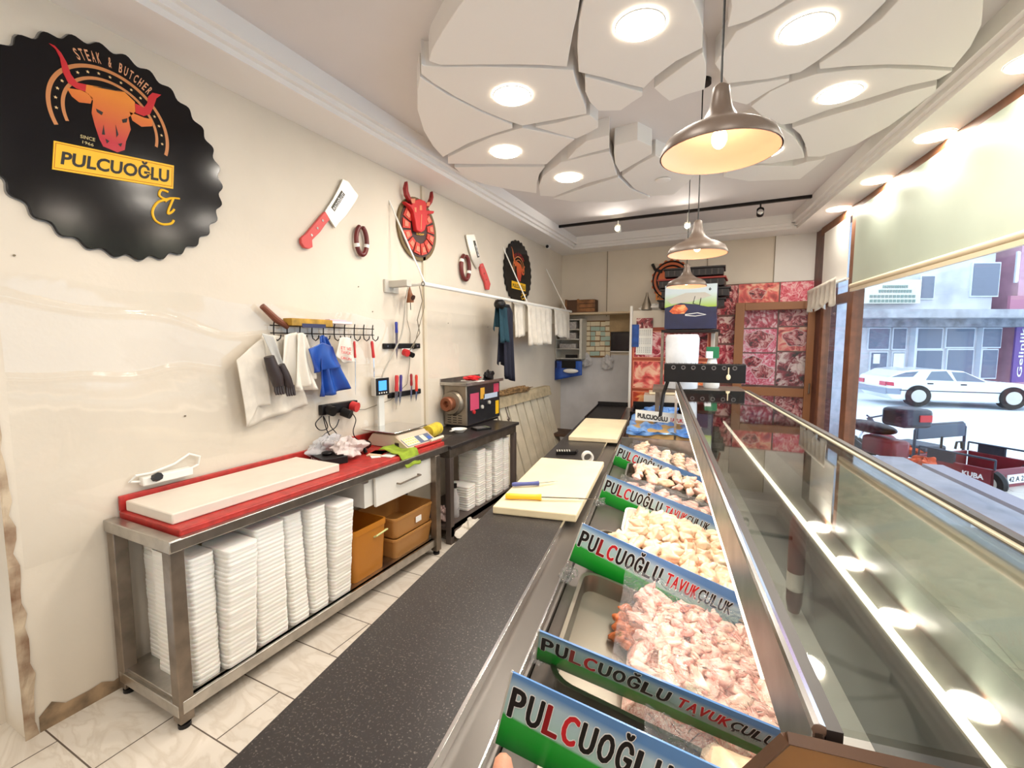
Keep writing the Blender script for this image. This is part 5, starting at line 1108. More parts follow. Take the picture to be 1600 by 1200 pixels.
# ================================================================ REAR OF THE SHOP
def bt_(name, lab, cat, loc, grp=None): return thing(name, lab, cat, loc, 0, grp)
PHM = [meat_print('meat photo %d' % i, *c_) for i, c_ in enumerate((((120, 20, 34), (196, 60, 78), (236, 190, 186), 9), ((150, 40, 40), (226, 96, 90), (244, 190, 160), 6), ((70, 24, 28), (176, 52, 62), (222, 168, 160), 12),
      ((200, 50, 70), (230, 110, 130), (246, 200, 200), 14), ((40, 30, 30), (150, 44, 56), (230, 200, 190), 8), ((180, 60, 40), (226, 110, 60), (240, 180, 120), 7)))]
PH = mat('poster dark ground', (110, 70, 60), .4)
t = bt_('meat_poster', 'large wall poster collage of red meat photographs behind the brown door frame', 'poster', (.28, YB-.02, 1.4))
MB().box((-.60, 0, -.95), (.60, .008, .98)).build('poster_sheet', PH, t, smooth=0)
tiles = [(-.60, .58, -.30, .97, 2), (-.30, .72, .17, .98, 1), (.18, .72, .595, .98, 3), (-.60, .20, -.30, .56, 4), (-.60, -.2, -.30, .18, 0), (-.28, .40, .17, .70, 0), (.18, .42, .595, .70, 2), (-.28, .08, .17, .39, 3), (.18, .10, .595, .41, 1),
         (-.28, -.35, .17, .07, 3), (.18, -.35, .595, .09, 4), (-.60, -.95, .17, -.37, 0), (.18, -.95, .595, -.37, 2)]
for k, (a, b_, c_, d_2, mi) in enumerate(tiles):
    MB().box((a, -.003, b_), (c_-.008, .0, d_2-.008)).build('meat_photo', PHM[mi], t, smooth=0)
rb = MB()      # slabs of ribs and cuts printed in the photos
for (cx, cz, rr) in ((-.08, .84, .09), (-.04, .24, .16), (-.1, -.05, .10), (.02, -.18, .12), (.38, .26, .14), (-.46, .40, .10)):
    rb.add([(cx+rr*math.cos(a)*(1+.15*math.sin(3*a)), -.0045, cz+rr*.7*math.sin(a)*(1+.12*math.sin(5*a))) for a in [2*PI*i/28 for i in range(28)]], [tuple(range(28))])
rb.build('printed_cuts', PHM[2], t, smooth=0)
rb = MB()
for (cx, cz, rr) in ((-.08, .84, .095), (-.04, .24, .168), (-.1, -.05, .108), (.02, -.18, .128), (.38, .26, .148)):
    rb.tube([(cx+rr*math.cos(a)*(1+.15*math.sin(3*a)), -.0046, cz+rr*.7*math.sin(a)*(1+.12*math.sin(5*a))) for a in [2*PI*i/28 for i in range(29)]], .004, n=4)
for i in range(7): rb.tube([(.40+.02*i-.06, -.0046, -.05-.10*abs(math.sin(i))), (.36+.035*i-.06, -.0046, -.16)], .008, n=4)
rb.build('printed_fat_rims', mat('fat print', (238, 206, 200), .5), t)
t = bt_('brown_glazed_door', 'brown framed glazed door standing ajar before the meat poster', 'door', (.41, YB-.13, 0))
MB().box((-.46, -.02, 0), (-.35, .02, 2.12)).box((.35, -.02, 0), (.46, .02, 2.12)).box((-.349, -.019, 2.02), (.349, .019, 2.118)).box((-.349, -.019, .92), (.349, .019, 1.03)).box((-.349, -.019, 0), (.349, .019, .15)).build('door_frame', mat('brown aluminium frame', (136, 88, 52), .4), t, bevel=.005)
MB().box((-.35, -.003, .15), (.35, .003, 2.02)).build('door_pane', GLASS, t, smooth=0)
MB().tube([(.40, -.02, .98), (.40, -.05, .98), (.40, -.05, 1.10)], .01).build('door_handle', DSTEEL, t)
# white fridge-cabinet with orange poster, calendar and carton
t = bt_('white_cabinet', 'tall white cabinet with orange meat posters on its side at the rear', 'cabinet', (-.72, 6.1, 0))
MB().box((-.54, -.0, 0), (.46, .5, 2.02)).build('cabinet_body', mat('off white laminate', (222, 212, 196), .5), t, bevel=.004)
MB().box((-.53, -.012, .55), (.42, 0, 1.80)).build('orange_poster', mat('orange brown poster', (176, 74, 44), .45, noise=.2, nscale=5), t, smooth=0)
for (a, b_, c_, d_2, mi) in ((-.50, 1.42, -.07, 1.74, 0), (-.50, 1.02, -.07, 1.36, 1), (-.50, .62, -.07, .96, 5), (.0, 1.42, .38, 1.74, 2), (.0, 1.0, .38, 1.36, 5)):
    MB().box((a-.012, -.014, b_-.012), (c_+.012, -.012, d_2+.012)).build('photo_border', mat('salmon border', (222, 140, 110), .5), t, smooth=0)
    MB().box((a, -.017, b_), (c_, -.014, d_2)).build('meat_photo', PHM[mi], t, smooth=0)
MB().box((-.56, -.03, 0), (-.53, .0, 2.08)).build('corner_pipe', WHITEP, t)
o = MB().box((-.12, -.02, 1.86), (.08, -.0, 1.99)).build('notice_card', mat('dark grey card', (90, 88, 88), .5), t, smooth=0)
t = bt_('wall_calendar', 'white wall calendar with three month blocks hung on the orange poster', 'calendar', (-1.09, 6.07, 1.69))
MB().box((-.105, 0, -.24), (.10, .006, .12)).build('calendar_sheet', PAPER, t, smooth=0); MB().box((-.105, -.003, .10), (.10, .0, .23)).build('calendar_picture', PHM[4], t, smooth=0)
dd = MB()
for b3 in range(3):
    for i in range(7):
        for j in range(4): dd.box((-.09+i*.026, -.002, .07-b3*.11-j*.02), (-.078+i*.026, 0, .076-b3*.11-j*.02))
dd.build('day_marks', mat('grey print', (110, 110, 116), .5), t, smooth=0)
o = MB().box((-1.25, 6.06, 1.55), (-1.16, 6.075, 1.84)).build('blue_pennant', mat('blue print', (36, 90, 180), .5, noise=.3, nscale=9)); tag(o, 'narrow blue pennant left of the wall calendar', 'pennant')
t = bt_('appliance_carton', 'tall printed carton, green and white above and navy below, in front of the cabinet', 'carton', (-.50, 5.52, 1.76))
MB().box((-.27, 0, 0), (.27, .3, .49)).build('carton_body', mat('navy carton', (36, 42, 84), .4, noise=.2, nscale=4), t, smooth=0)
MB().box((-.272, -.003, .24), (.272, 0, .49)).build('pale_print', gradz('carton top print', (205, 220, 226), (160, 190, 60), .24, .40), t, smooth=0)
MB().prism([(-.25, .33), (-.05, .40), (.15, .40), (.22, .36), (.0, .30), (-.2, .28)], -.004, -.006, T=MXZ).build('knife_picture', SILVERP, t, smooth=0)
MB().prism([(-.27, .24), (-.1, .29), (.05, .27), (.272, .22), (.272, .18), (-.27, .18)], -.0035, -.005, T=MXZ).build('navy_wave', mat('navy carton', (36, 42, 84)), t, smooth=0)
MB().prism([(-.22, .20), (-.16, .27), (-.06, .27), (-.02, .22), (-.06, .17), (-.18, .17)], -.006, -.007, T=MXZ).build('orange_food_picture', PHM[5], t, smooth=0)
MB().tube([(.05, -.004, .36), (.03, -.004, .28), (.10, -.004, .26), (.11, -.004, .34)], .005, n=4).tube([(.19, -.004, .43), (.20, -.004, .445), (.21, -.004, .43), (.20, -.004, .42), (.19, -.004, .43)], .005, n=4).build('line_drawing', BLACKT, t)
MB().tube([(-.05, -.004, .16), (.08, -.004, .175), (.17, -.004, .155), (.06, -.004, .14), (-.05, -.004, .15)], .005, n=4).build('plate_picture', WHITET, t)
t = bt_('carton_shelf', 'thin dark shelf bracket under the printed carton', 'shelf', (-.50, 5.7, 1.72)); MB().box((-.3, -.2, 0), (.3, .4, .03)).build('board', BLACKM, t); MB().box((-.30, -.2, -1.72), (-.27, -.17, 0)).box((.27, -.2, -1.72), (.30, -.17, 0)).build('post', DSTEEL, t)
for k, (x, z, w_, r_) in enumerate(((-.54, 2.15, .74, .02), (-.50, 2.275, .76, .0), (-.54, 2.40, .74, -.03), (-.52, 2.525, .66, .02))):
    t = bt_('black_crate', ['lowest black plastic crate of the stack on the cabinet', 'middle black plastic crate of the stack on the cabinet', 'third black crate of the stack, with a red edge', 'topmost black crate of the stack, smaller than the rest'][k], 'crate', (x, 6.15, z-.12), 'black crates on the cabinet'); t.rotation_euler.z = r_
    MB().box((-w_/2, -.18, 0), (w_/2, .2, .085)).build('crate_body', mat('black crate', (34, 28, 28), .5), t, bevel=.004)
    MB().box((-w_/2-.02, -.20, .085), (w_/2+.02, .22, .105)).build('crate_rim', mat('black crate', (34, 28, 28)) if k != 2 else mat('dark red rim', (150, 50, 40), .5), t, bevel=.003)
    rb = MB()
    for i in range(9): rb.box((-w_/2+.04+i*w_/9.5, -.19, .01), (-w_/2+.055+i*w_/9.5, -.18, .075))
    rb.build('crate_ribs', mat('crate rib', (70, 60, 58), .5), t)
t = bt_('bull_sign', 'orange and black round bull sign half hidden behind the crates on the back wall', 'sign', (-.88, YB-.03, 2.48))
P_ = [((.26+.012*math.cos(20*a))*math.cos(a), (.28+.012*math.cos(20*a))*math.sin(a)) for a in [2*PI*i/120 for i in range(120)]]
MB().prism(P_, 0, .02, T=MXZ).build('sign_disc', mat('orange sign', (206, 98, 40), .4), t, smooth=0)
rg = MB()
for ro in (.245, .19): rg.tube([(ro*math.cos(a), -.003, ro*1.05*math.sin(a)) for a in [2*PI*i/60 for i in range(61)]], .012, n=4)
rg.tube([(-.26, -.003, .24), (-.22, -.003, .16), (-.12, -.003, .12)], .02).build('sign_rings', BLACKT, t)
MB().box((-.2, -.006, -.27), (.1, 0, -.17)).build('name_plate', mat('orange plate', (240, 140, 30), .4), t, smooth=0)
text_on(MB(), 'PULCUOĞLU', lambda x, y: (-.18+.26*x, -.008, -.25+.06*y), bold=.03).build('name_lettering', BLACKT, t, smooth=0)
t = bt_('scale_jug', 'grey metal funnel standing on the white cabinet', 'funnel', (-1.08, 6.12, 2.03)); MB().lathe([(.07, 0), (.06, .05), (.02, .17), (.012, .22)], 20).build('funnel', GS, t)
crumple('white_bags', 'heap of white plastic bags on top of the white cabinet', 'bags', (-.96, 6.16, 2.02), (.2, .06, .04), WHITEP, 61)
# left rear shelves, notes, screen, wooden board
t = bt_('wall_shelf', 'long wooden wall shelf across the left rear corner', 'shelf', (-1.92, YB-.15, 2.02)); MB().box((-.59, -.15, 0), (.62, .15, .03)).build('board', mat('pale shelf board', (196, 176, 146), .6), t, bevel=.003)
t = bt_('wooden_crate', 'slatted wooden crate lying on the wall shelf', 'crate', (-2.13, YB-.17, 2.05))
MB().box((-.22, -.1, 0), (.22, .1, .19)).build('crate_inside', mat('dark crate inside', (84, 56, 36), .7), t)
for k in range(3): MB().box((-.02, -.112, .01+k*.062), (.23, -.1, .062+k*.062)).build('slat', WOOD, t)
MB().box((-.23, -.11, 0), (-.20, .1, .2)).box((-.04, -.115, 0), (-.01, -.1, .2)).build('corner_post', WOOD, t)
t = bt_('pigeonhole_unit', 'white pigeonhole unit filled with papers in the left rear corner', 'shelf unit', (-2.31, YB-.16, 1.36))
MB().box((-.20, -.12, 0), (-.185, .12, .6)).box((.185, -.12, 0), (.22, .12, .6)).box((-.2, .1, 0), (.2, .12, .6)).build('side_panels', SILVERP, t)
for k in range(5): MB().box((-.19, -.12, k*.145), (.19, .1, .012+k*.145)).build('shelf', SILVERP, t)
for k in range(3):
    o = MB().box((-.14, -.10, 0), (.12, .06, .07+.02*k)).build('paper_pile', mat('grey papers', (186, 180, 176), .8, noise=.25, nscale=40), loc=(-2.31, YB-.16, 1.36+.013+.145*(k+1)+.0)); tag(o, ['low paper pile in the middle pigeonhole', 'paper pile in the upper middle pigeonhole', 'tall paper pile in the top pigeonhole'][k], 'paper pile', 'papers in the pigeonholes')
o = MB().box((-.08, -.05, 0), (.09, .02, .05)).build('black_stapler', BLACKP, loc=(-2.26, YB-.24, 1.375)); tag(o, 'black stapler in the lowest pigeonhole', 'stapler')
t = bt_('notice_board', 'board pasted over with small cream and green order slips', 'notice board', (-1.92, YB-.02, 1.65))
MB().box((-.2, 0, -.27), (.2, .012, .29)).build('backing', mat('brown backing', (130, 96, 62), .7), t, smooth=0)
rnd = random.Random(11); pcs = MB(); gcs = MB()
for j in range(7):
    for i in range(5):
        x = -.19+i*.077+rnd.uniform(-.006, .006); z = .21-j*.075+rnd.uniform(-.006, .006)
        (gcs if rnd.random() < .28 else pcs).box((x, -.003-.001*((i+j) % 3), z), (x+.072, 0, z+.062))
pcs.build('cream_slips', mat('cream slips', (220, 208, 180), .8), t, smooth=0)['kind'] = 'stuff'; gcs.build('green_slips', mat('green slips', (168, 190, 178), .8), t, smooth=0)['kind'] = 'stuff'
for x, z, nm in ((-.17, -.33, 'left'), (.17, -.36, 'right')): crumple('clear_bag', f'small clear plastic bag hanging under the {nm} end of the notice board', 'bag', (-1.92+x, YB-.07, 1.65+z-.08), (.08, .04, .10), BAG, 70 if x < 0 else 71)
t = bt_('wall_screen', 'small black screen on the rear wall under a plywood sheet', 'screen', (-1.54, YB-.06, 1.62)); MB().box((-.17, 0, -.14), (.16, .04, .14)).build('screen_body', BLACKP, t, bevel=.004); MB().box((-.15, -.002, -.125), (.145, 0, .125)).build('screen_face', mat('dark glass', (34, 26, 30), .15), t, smooth=0); MB().box((-.17, -.01, -.155), (.16, .04, -.14)).build('screen_foot', WHITEP, t)
o = MB().box((-.19, 0, -.14), (.19, .02, .14)).build('plywood_sheet', mat('plywood', (176, 150, 112), .7, noise=.15, nscale=6), loc=(-1.55, YB-.03, 1.91)); tag(o, 'plain plywood sheet fixed above the black screen', 'panel')
t = bt_('blue_basket', 'blue and black bag hanging with papers under the pigeonhole unit', 'basket', (-2.30, YB-.2, 1.2))
MB().grid(lambda a, b: (-.22+.44*a, -.07-.02*math.sin(a*9), .13-.30*b*(1-.3*a)), 16, 8).build('blue_bag', BLUEB, t, solid=.004, smooth=80); MB().box((-.2, -.085, .02), (.2, -.08, .14)).build('black_flap', BLACKP, t); MB().ball((.05, -.10, -.02), (.12, .03, .035)).build('white_roll', WHITEP, t)
t = bt_('wooden_step', 'dark wooden crate on the floor in the left rear corner', 'crate', (-2.16, 6.1, 0))
MB().box((-.20, -.2, .30), (.24, .2, .34)).box((-.20, -.2, .0), (-.17, .2, .30)).box((.21, -.2, 0), (.24, .2, .30)).box((-.2, -.2, .12), (.24, .2, .15)).build('crate_body', mat('dark weathered wood', (84, 60, 44), .7, noise=.3, nscale=12), t, bevel=.003)
# old plank gate leaning on the left wall
PL = mat('old white plank', (214, 204, 182), .75, noise=.08, nscale=5, bump=.1, bscale=12)
t = thing('plank_gate', 'old white planked wooden gate leaning against the left wall beyond the black table', 'gate', (XW+.03, 4.35, 0))
T_ = Matrix.Rotation(math.radians(14), 4, 'Y'); T_ = Matrix(((1, 0, -.30, .31), (0, 1, 0, 0), (0, 0, 1, 0), (0, 0, 0, 1)))
for k in range(8):
    y = .0+k*.22; MB().box((-.012, y, .02), (.012, y+.185, .90), T=T_).build('plank', PL, t, smooth=0)
MB().box((.014, -.02, .86), (.045, 1.78, .93), T=T_).box((-.03, -.02, .93), (.05, 1.78, .985), T=T_).build('top_rail', mat('weathered rail', (196, 178, 144), .8, noise=.15, nscale=12), t, smooth=0)
hg = MB()
for y in (.12, .36): hg.lathe([(.03, 0), (.02, .012), (.001, .014)], 12, T=T_ @ Matrix.Translation((.014, y, .72)) @ Matrix.Rotation(PI/2, 4, 'Y')).tube([T_ @ Vector((.02, y, .60)), T_ @ Vector((.02, y, .86))], .007)
hg.build('gate_latches', DSTEEL, t)
o = crumple('twig_bundle', 'bundle of dry straw-coloured twigs lying on top of the plank gate', 'bundle', (XW+.09, 4.95, .98), (.05, .5, .04), mat('straw brown', (170, 132, 84), .8, noise=.4, nscale=30, bump=.6, bscale=50), 81)
# ================================================================ OUTSIDE
GZ = -.12
gd = MB().box((VW+.13, -8, GZ-.1), (60, 60, GZ)); g_ = gd.build('street_ground', mat('pale asphalt', (222, 230, 238), .8, noise=.06, nscale=1.5), smooth=0, rz=A); g_['kind'] = 'structure'; g_.name = 'street_ground'
sd = MB().box((VW+.14, -3, GZ), (VW+1.2, 5.3, .20)).box((VW+.14, -3, .20), (VW+.45, 5.3, .50)); s2 = sd.build('pavement_steps', mat('grey pavers', (188, 186, 194), .7, noise=.1, nscale=6), smooth=0, rz=A, bevel=.01); s2['kind'] = 'structure'
ln = MB().box((VW+.14, -2.6, .64), (VW+.27, 4.3, .665)); l2 = ln.build('outer_sill', mat('pale outer sill', (168, 164, 178), .6), smooth=0, rz=A); l2['kind'] = 'structure'
# street frame: along the picture's right (SX), away (SY)
SYAW = YAW+math.radians(-2.0)
def SF(lat, dep, z): p = RT*lat+Vector((-sy_, cy_, 0))*dep; return Vector((p.x, p.y, z))
def sp(px, py, dep):  # pixel -> (lateral, z) on a facade plane facing the camera at that depth
    q = onp(px, py, (-sy_, cy_, 0), dep); return (q.dot(RT), q.z)
FD = 17.0
bl = thing('street_building', 'old grey street building with shuttered shop fronts across the road', 'building', SF(14, FD, GZ), YAW)
def fb(mb, x0_, y0_, x1_, y1_, d0, d1):   # pixel box on the facade, d0..d1 metres towards the camera
    a = sp(x0_, y1_, FD); b_ = sp(x1_, y0_, FD); mb.box((a[0]-14, -d1, a[1]-GZ), (b_[0]-14, -d0, b_[1]-GZ)); return mb
OLD = mat('weathered plaster facade', (218, 218, 222), .85, noise=.16, nscale=.9, bump=.3, bscale=5)
fb(MB(), 1200, 250, 1570, 640, -4, 0).build('facade_wall', OLD, bl, smooth=0)
fb(MB(), 1568, 250, 1800, 640, -4, .1).build('pink_facade', mat('pink facade', (206, 160, 176), .8, noise=.08, nscale=2), bl, smooth=0)
fb(MB(), 1568, 463, 1800, 488, .1, .2).build('pink_balcony_slab', mat('dusty pink', (190, 130, 150), .8), bl, smooth=0)
fb(MB(), 1250, 488, 1800, 500, 0, 1.6).build('canopy', mat('canopy grey', (184, 184, 188), .7, noise=.2, nscale=2), bl, smooth=0)
fb(MB(), 1250, 500, 1566, 512, 0, 1.0).build('canopy_fascia', mat('canopy fascia', (150, 154, 164), .7, noise=.3, nscale=3), bl, smooth=0)
SH = mat('dark shop window', (104, 116, 136), .25); WF = mat('white shop frame', (222, 228, 236), .6)
def win(x0_, y0_, x1_, y1_, nm='shop_window', mm=SH):
    w_ = fb(MB(), x0_-2, y0_-2, x1_+2, y1_+2, 0, .06).build('window_frame', WF, bl, smooth=0); fb(MB(), x0_, y0_, x1_, y1_, .06, .08).build(nm, mm, w_, smooth=0)
for q in ((1355, 514, 1388, 545), (1393, 514, 1414, 545), (1356, 551, 1384, 606), (1390, 551, 1411, 606), (1428, 514, 1470, 544), (1428, 548, 1470, 590), (1476, 514, 1520, 542), (1476, 547, 1518, 590), (1530, 514, 1562, 542), (1530, 547, 1556, 590)): win(*q)
for q in ((1515, 412, 1560, 462), (1436, 432, 1458, 466)): win(*q, nm='upper_window', mm=mat('old window', (120, 126, 140), .5))
win(1588, 466, 1640, 484); win(1585, 395, 1597, 440, nm='white_shutter', mm=WHITET)
fb(MB(), 1414, 512, 1426, 620, 0, .25).build('pillar', WF, bl, smooth=0); fb(MB(), 1520, 512, 1529, 600, 0, .2).build('pillar', WF, bl, smooth=0)
fb(MB(), 1340, 606, 1420, 612, 0, .2).build('door_step', WF, bl, smooth=0)
for (x0_, y0_, x1_, y1_) in ((1361, 553, 1372, 568), (1392, 552, 1410, 574)): fb(MB(), x0_, y0_, x1_, y1_, .08, .1).build('notice_sheet', WHITET, bl, smooth=0)
# white name board with faint lines and purple vertical banner
sb = thing('street_sign_board', 'white sign board with faint lines of text on the old building', 'sign', SF(14, FD-.1, GZ), YAW)
fb(MB(), 1340, 438, 1433, 475, 0, .1).build('board', mat('faded white board', (226, 226, 214), .6), sb, smooth=0)
tl = MB()
for (yy, x0_, x1_, tt) in ((449, 1372, 1412, 'SATILIK'), (456, 1366, 1418, 'KIRALIK'), (464, 1352, 1424, 'EMLAK OFISI'), (471, 1352, 1424, 'MERKEZ')):
    a = sp(x0_, yy+2.2, FD); b_ = sp(x1_, yy-2.2, FD); 
    for k in range(12):
        xx = a[0]-14+(b_[0]-a[0])*k/12; tl.box((xx, -.115, a[1]-GZ), (xx+(b_[0]-a[0])/16, -.105, b_[1]-GZ))
tl.build('faded_text_lines', mat('faded text', (130, 150, 140), .6), sb, smooth=0)
pb = thing('purple_banner', 'purple vertical banner with white script at the corner of the shops', 'banner', SF(14, FD-.3, GZ), YAW)
fb(MB(), 1564, 505, 1592, 596, 0, .06).build('banner_cloth', mat('purple banner', (110, 84, 150), .6), pb, smooth=0)
a = sp(1571, 588, FD); b_ = sp(1586, 512, FD); wL = b_[0]-a[0]; hL = b_[1]-a[1]
text_on(MB(), 'Gelinlik', lambda x, y: (a[0]-14+wL*(1-y), -.07, a[1]-GZ+hL*x)).build('banner_script', WHITET, pb, smooth=0)
# car
CY = 12.2
car = thing('white_car', 'older white sedan parked across the street, seen from its side and rear', 'car', SF(13.6, CY, GZ), YAW+math.radians(-15))
def cpx(px, py): l_, z = sp(px, py, CY-.8); return (l_-13.6, z-GZ)
prof = [cpx(*p) for p in ((1437,606),(1438,597),(1440,594),(1443,593),(1446,592),(1462,583),(1484,580),(1520,580),(1544,582),(1576,598),(1612,600),(1650,606),(1660,616),(1660,630),(1640,633),(1446,631),(1438,622))]
WC = mat('white car paint', (232, 236, 236), .25, coat=.6)
body = MB().prism([(p[0], p[1]) for p in prof], .8, -.8, T=Matrix(((1,0,0,0),(0,0,1,0),(0,1,0,0),(0,0,0,1)))); body.build('car_body', WC, car, bevel=.04, smooth=0)
def cq(pts, nm, m_, d=-.812): MB().prism([cpx(*p) for p in pts], d, d+.02, T=Matrix(((1,0,0,0),(0,0,1,0),(0,1,0,0),(0,0,0,1)))).build(nm, m_, car, smooth=0)
cgl = mat('car window glass', (110, 122, 136), .12)
cq([(1492,597),(1500,583),(1520,582),(1530,598)], 'side_window', cgl); cq([(1534,598),(1527,583),(1545,584),(1572,599)], 'side_window', cgl); cq([(1444,593),(1464,585),(1482,583),(1474,592)], 'rear_window', cgl)
cq([(1437,601),(1447,602),(1447,608),(1437,607)], 'tail_light', mat('red tail light', (190, 60, 80), .3))
MB().box((cpx(1437, 612)[0]-.03, -.8, cpx(1437, 622)[1]), (cpx(1437, 612)[0], .8, cpx(1437, 612)[1])).build('rear_bumper', mat('grey bumper', (134, 146, 162), .5), car)
MB().box((cpx(1437, 601)[0]-.02, -.78, cpx(1437, 608)[1]), (cpx(1437, 601)[0], -.45, cpx(1437, 601)[1])).build('tail_light', mat('red tail light', (190, 60, 80), .3), car)
MB().box((cpx(1437, 601)[0]-.02, .45, cpx(1437, 608)[1]), (cpx(1437, 601)[0], .78, cpx(1437, 601)[1])).build('tail_light', mat('red tail light', (190, 60, 80), .3), car)
cq([(1436,612),(1458,612),(1456,622),(1437,621)], 'bumper', mat('grey bumper', (134, 146, 162), .5)); cq([(1455,614),(1660,616),(1660,617.5),(1455,615.5)], 'side_trim', mat('dark trim', (60, 64, 70), .5))
cq([(1494,602),(1502,602),(1502,604),(1494,604)], 'door_handle_trim', BLACKP); cq([(1539,603),(1547,603),(1547,605),(1539,605)], 'door_handle_trim', BLACKP)
for px in (1480, 1606):
    c_ = cpx(px, 627); tm = Matrix.Translation((c_[0], -.84, .31)) @ Matrix.Rotation(PI/2, 4, 'X')
    wh = MB().lathe([(.001, .0), (.28, .0), (.29, -.05), (.29, -.2), (.001, -.2)], 28, T=tm).build('wheel', BLACKP, car)
    MB().lathe([(.001, .02), (.16, .015), (.17, .005)], 20, T=tm).build('hubcap', SILVERP, wh)
MB().tube([(-1.8, .5, .3), (-1.8, .7, .3)], .3, n=20).tube([(1.9, .5, .3), (1.9, .7, .3)], .3, n=20).build('far_wheels', BLACKP, car)
# red cargo tricycle: local x along heading to the rear, built around its bed
TA = YAW+math.radians(15.7)      # heading (front points far left)
fd_ = Vector((-math.sin(TA), math.cos(TA), 0)); rr_ = Vector((math.cos(TA), math.sin(TA), 0))
w0 = onz(1556, 783, GZ)           # near rear wheel contact
tk = thing('cargo_tricycle', 'dark red three-wheeled cargo motorcycle parked outside the window', 'tricycle', w0, TA)
# local frame: x = right of heading, y = forward; near side rear wheel at origin
MR = mat('dark red painted steel', (136, 34, 48), .35, noise=.15, nscale=6); DKM = mat('dark blue grey steel', (52, 62, 78), .45)
def lp(px, py, X_):   # point on the vertical plane local x = X_
    q = onp(px, py, tuple(rr_), rr_.dot(w0)+X_); d = q-w0; return Vector((d.dot(rr_), d.dot(fd_), q.z-GZ))
y_r, y_f, zb, zt, Wd = .04, .78, .08, .33, .9
bd = MB()
bd.box((0, y_r, zb), (.03, y_f, zt)).box((Wd, y_r, zb), (Wd+.03, y_f, zt)).box((0, y_r, zb), (Wd, y_r+.03, zt)).box((0, y_f, zb), (Wd, y_f+.03, zt)).box((0, y_r, zb-.02), (Wd, y_f, zb+.02))
bd.build('cargo_bed', MR, tk, bevel=.01)
rl = MB()
for x in (0.015, Wd):
    rl.tube([(x, y_r, zt+.11), (x, y_f, zt+.11)], .012)
    for yy in (y_r, (y_r+y_f)/2, y_f): rl.tube([(x, yy, zt), (x, yy, zt+.11)], .010)
rl.build('bed_rail', DKM, tk)
MB().box((-.004, (y_r+y_f)/2, zt-.02), (.0, y_f-.1, zt+.1)).box((Wd, (y_r+y_f)/2, zt), (Wd+.01, y_f-.1, zt+.1)).build('side_net_panel', mat('dark net', (40, 44, 58), .7), tk)
MB().tube([(.0, y_f+.05, zt-.1), (.0, y_f+.05, zt+.30), (.06, y_f+.05, zt+.36), (Wd-.06, y_f+.05, zt+.36), (Wd, y_f+.05, zt+.30), (Wd, y_f+.05, zt-.1)], .017).build('seat_frame', DKM, tk)
MB().box((.02, y_f+.03, zt+.18), (Wd-.02, y_f+.07, zt+.355)).build('seat_back', mat('slate seat back', (74, 90, 108), .6), tk, bevel=.012)
MB().box((.25, y_f+.08, zt-.12), (Wd-.25, y_f+.55, zt+.06)).build('seat', DKM, tk, bevel=.03)
MB().tube([(.45, y_f+.03, zt+.05), (.45, y_f+.03, zt+.2)], .014).tube([(.66, y_f, zt+.03), (.68, y_f, zt+.12), (.76, y_f, zt+.12), (.78, y_f, zt+.03)], .014).build('seat_bracket', BLACKP, tk)
MB().tube([(Wd/2, y_f+.6, zt-.15), (Wd/2, y_f+.85, zt+.15), (Wd/2, y_f+.95, zt+.3)], .035).tube([(Wd/2-.22, y_f+.82, zt+.36), (Wd/2, y_f+.93, zt+.3), (Wd/2+.22, y_f+.82, zt+.36)], .012).build('handlebar', DKM, tk)
MB().ball((Wd/2, y_f+.75, zt), (.12, .2, .12)).build('fuel_tank', MR, tk); MB().tube([(Wd/2, y_f+1.0, zt+.15), (Wd/2, y_f+1.15, .15)], .022).build('front_fork', CHROME, tk)
TMY = Matrix.Rotation(PI/2, 4, 'Y')
for (x, y) in ((.05, .10), (Wd-.05, .10), (Wd/2, y_f+1.15)):
    tm = Matrix.Translation((x, y, .165)) @ TMY
    wh = MB().lathe([(.09, -.04), (.15, -.045), (.165, 0), (.15, .045), (.09, .04)], 28, T=tm).build('wheel', BLACKP, tk); MB().lathe([(.001, -.03), (.09, -.04), (.09, .04), (.001, .03)], 20, T=tm).build('rim', SILVERP, wh)
MB().tube([(.05, .1, .165), (Wd-.05, .1, .165)], .02).build('axle', DKM, tk)
text_on(MB(), 'KUBA', lambda x, y: (-.003, y_r+.28-.2*x, zt-.13+.06*y), bold=.04).build('maker_lettering', WHITET, tk, smooth=0)
MB().box((.22, y_r-.01, zb+.08), (.55, y_r, zb+.18)).build('number_plate', WHITET, tk)
text_on(MB(), '42 A 25', lambda x, y: (.24+.29*x, y_r-.012, zb+.10+.06*y)).build('plate_lettering', BLACKT, tk, smooth=0)
OG = mat('orange cloth', (238, 96, 44), .8, noise=.25, nscale=9, bump=.4, bscale=8)
for (px, py, r_, lab) in ((1442, 735, (.16, .16, .10), 'orange cloth bundle on the near side of the tricycle'), (1392, 703, (.3, .14, .08), 'orange cloth strip by the small motorcycle')):
    crumple('orange_cloth', lab, 'cloth', onp(px, py+6, tuple(CR), VW+1.15), r_, OG, 90 if px > 1400 else 91)
# motorcycle behind with top case
mq = onz(1392, 725, GZ)
mk = thing('motorcycle', 'small dark motorcycle with a black top case beyond the tricycle', 'motorcycle', SF(4.2, 5.6, GZ), A+.35)
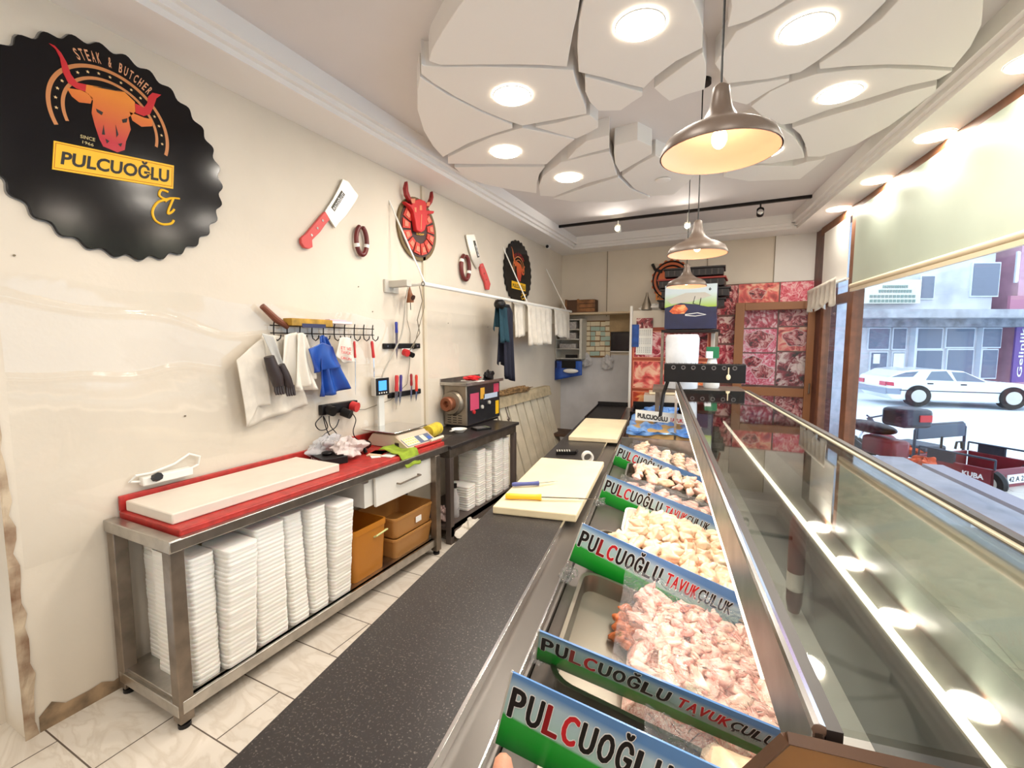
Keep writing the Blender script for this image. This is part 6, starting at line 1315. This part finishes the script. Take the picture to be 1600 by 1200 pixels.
# local: y forward (towards picture left)
for y in (-.55, .65):
    tm = Matrix.Translation((0, y, .28)) @ TMY
    wh = MB().lathe([(.22, -.04), (.27, -.045), (.29, 0), (.27, .045), (.22, .04), (.22, -.04)], 28, T=tm).build('wheel', BLACKP, mk); sp_ = MB()
    for k in range(8): sp_.tube([tm @ Vector((0, 0, 0)), tm @ Vector((.22*math.cos(k*PI/4), .22*math.sin(k*PI/4), 0))], .006, n=4)
    sp_.build('spokes', CHROME, wh)
MB().tube([(0, -.55, .3), (0, -.1, .5), (0, .35, .6), (0, .5, .85)], .05).tube([(0, .5, .85), (0, .65, .28)], .03).build('frame', DKM, mk); MB().ball((0, .18, .72), (.13, .25, .12)).build('fuel_tank', MR, mk)
MB().ball((0, -.3, .74), (.14, .35, .07)).build('seat', BLACKP, mk); MB().box((-.1, -.75, .45), (.1, -.3, .66)).build('rear_fairing', MR, mk, bevel=.04)
MB().ball((0, .05, .42), (.14, .2, .15)).tube([(.12, -.1, .3), (.14, -.8, .35)], .04).build('engine', DSTEEL, mk)
MB().tube([(-.34, .40, .98), (-.1, .5, .9), (.1, .5, .9), (.34, .40, .98)], .016).tube([(.25, .45, .95), (.3, .5, 1.15)], .008).tube([(-.25, .45, .95), (-.3, .5, 1.15)], .008).build('handlebar', DKM, mk)
MB().ball((-.3, .5, 1.17), (.07, .02, .04)).ball((.3, .5, 1.17), (.07, .02, .04)).build('mirror', SILVERP, mk)
tc_ = MB().box((-.16, -.92, .83), (.16, -.62, 1.03)).build('top_case', mat('black top case', (40, 46, 62), .35), mk, bevel=.04); MB().box((.0, -.93, .90), (.13, -.915, .97)).build('red_reflector', REDT, tc_)
# photographer's thumb and fingers at the bottom edge of the picture
SKIN = mat('warm skin', (214, 152, 122), .45, noise=.08, nscale=30, bump=.15, bscale=90, sub=.3)
hp = CAM+(FWD+RT*((806-800)/F)-UP*((1290-600)/F))*.42
hd = thing('person', 'fingertips of the photographer reaching up behind the nearest name sign', 'person', hp, YAW)
def hchain(nm, P_, R_): 
    return MB().tube(P_, R_, n=16)
hm = MB()
hm.ball((.0, -.03, -.055), (.042, .032, .045), n=10)
for k, (x, L_, r_) in enumerate(((-.012, .062, .0105), (.012, .040, .0098), (.030, .034, .0095), (.046, .022, .0085))):
    hm.tube([(x*.8, -.028, -.03), (x*.9, -.018, -.004), (x, -.004, L_*.5), (x, .010, L_*.72), (x, .018, L_*.80), (x, .021, L_*.84)], [r_*1.15, r_*1.08, r_*1.1, r_, r_*.75, r_*.3], n=14)
hm.tube([(-.035, -.03, -.05), (-.046, -.022, -.02), (-.046, -.008, .006), (-.043, .0, .018), (-.041, .003, .023)], [.014, .012, .011, .009, .004], n=14)
hm.tube([(0, -.04, -.06), (.0, -.07, -.16), (.0, -.10, -.26)], [.028, .024, .03], n=16)
ho = hm.build('hand', SKIN, hd, smooth=180)
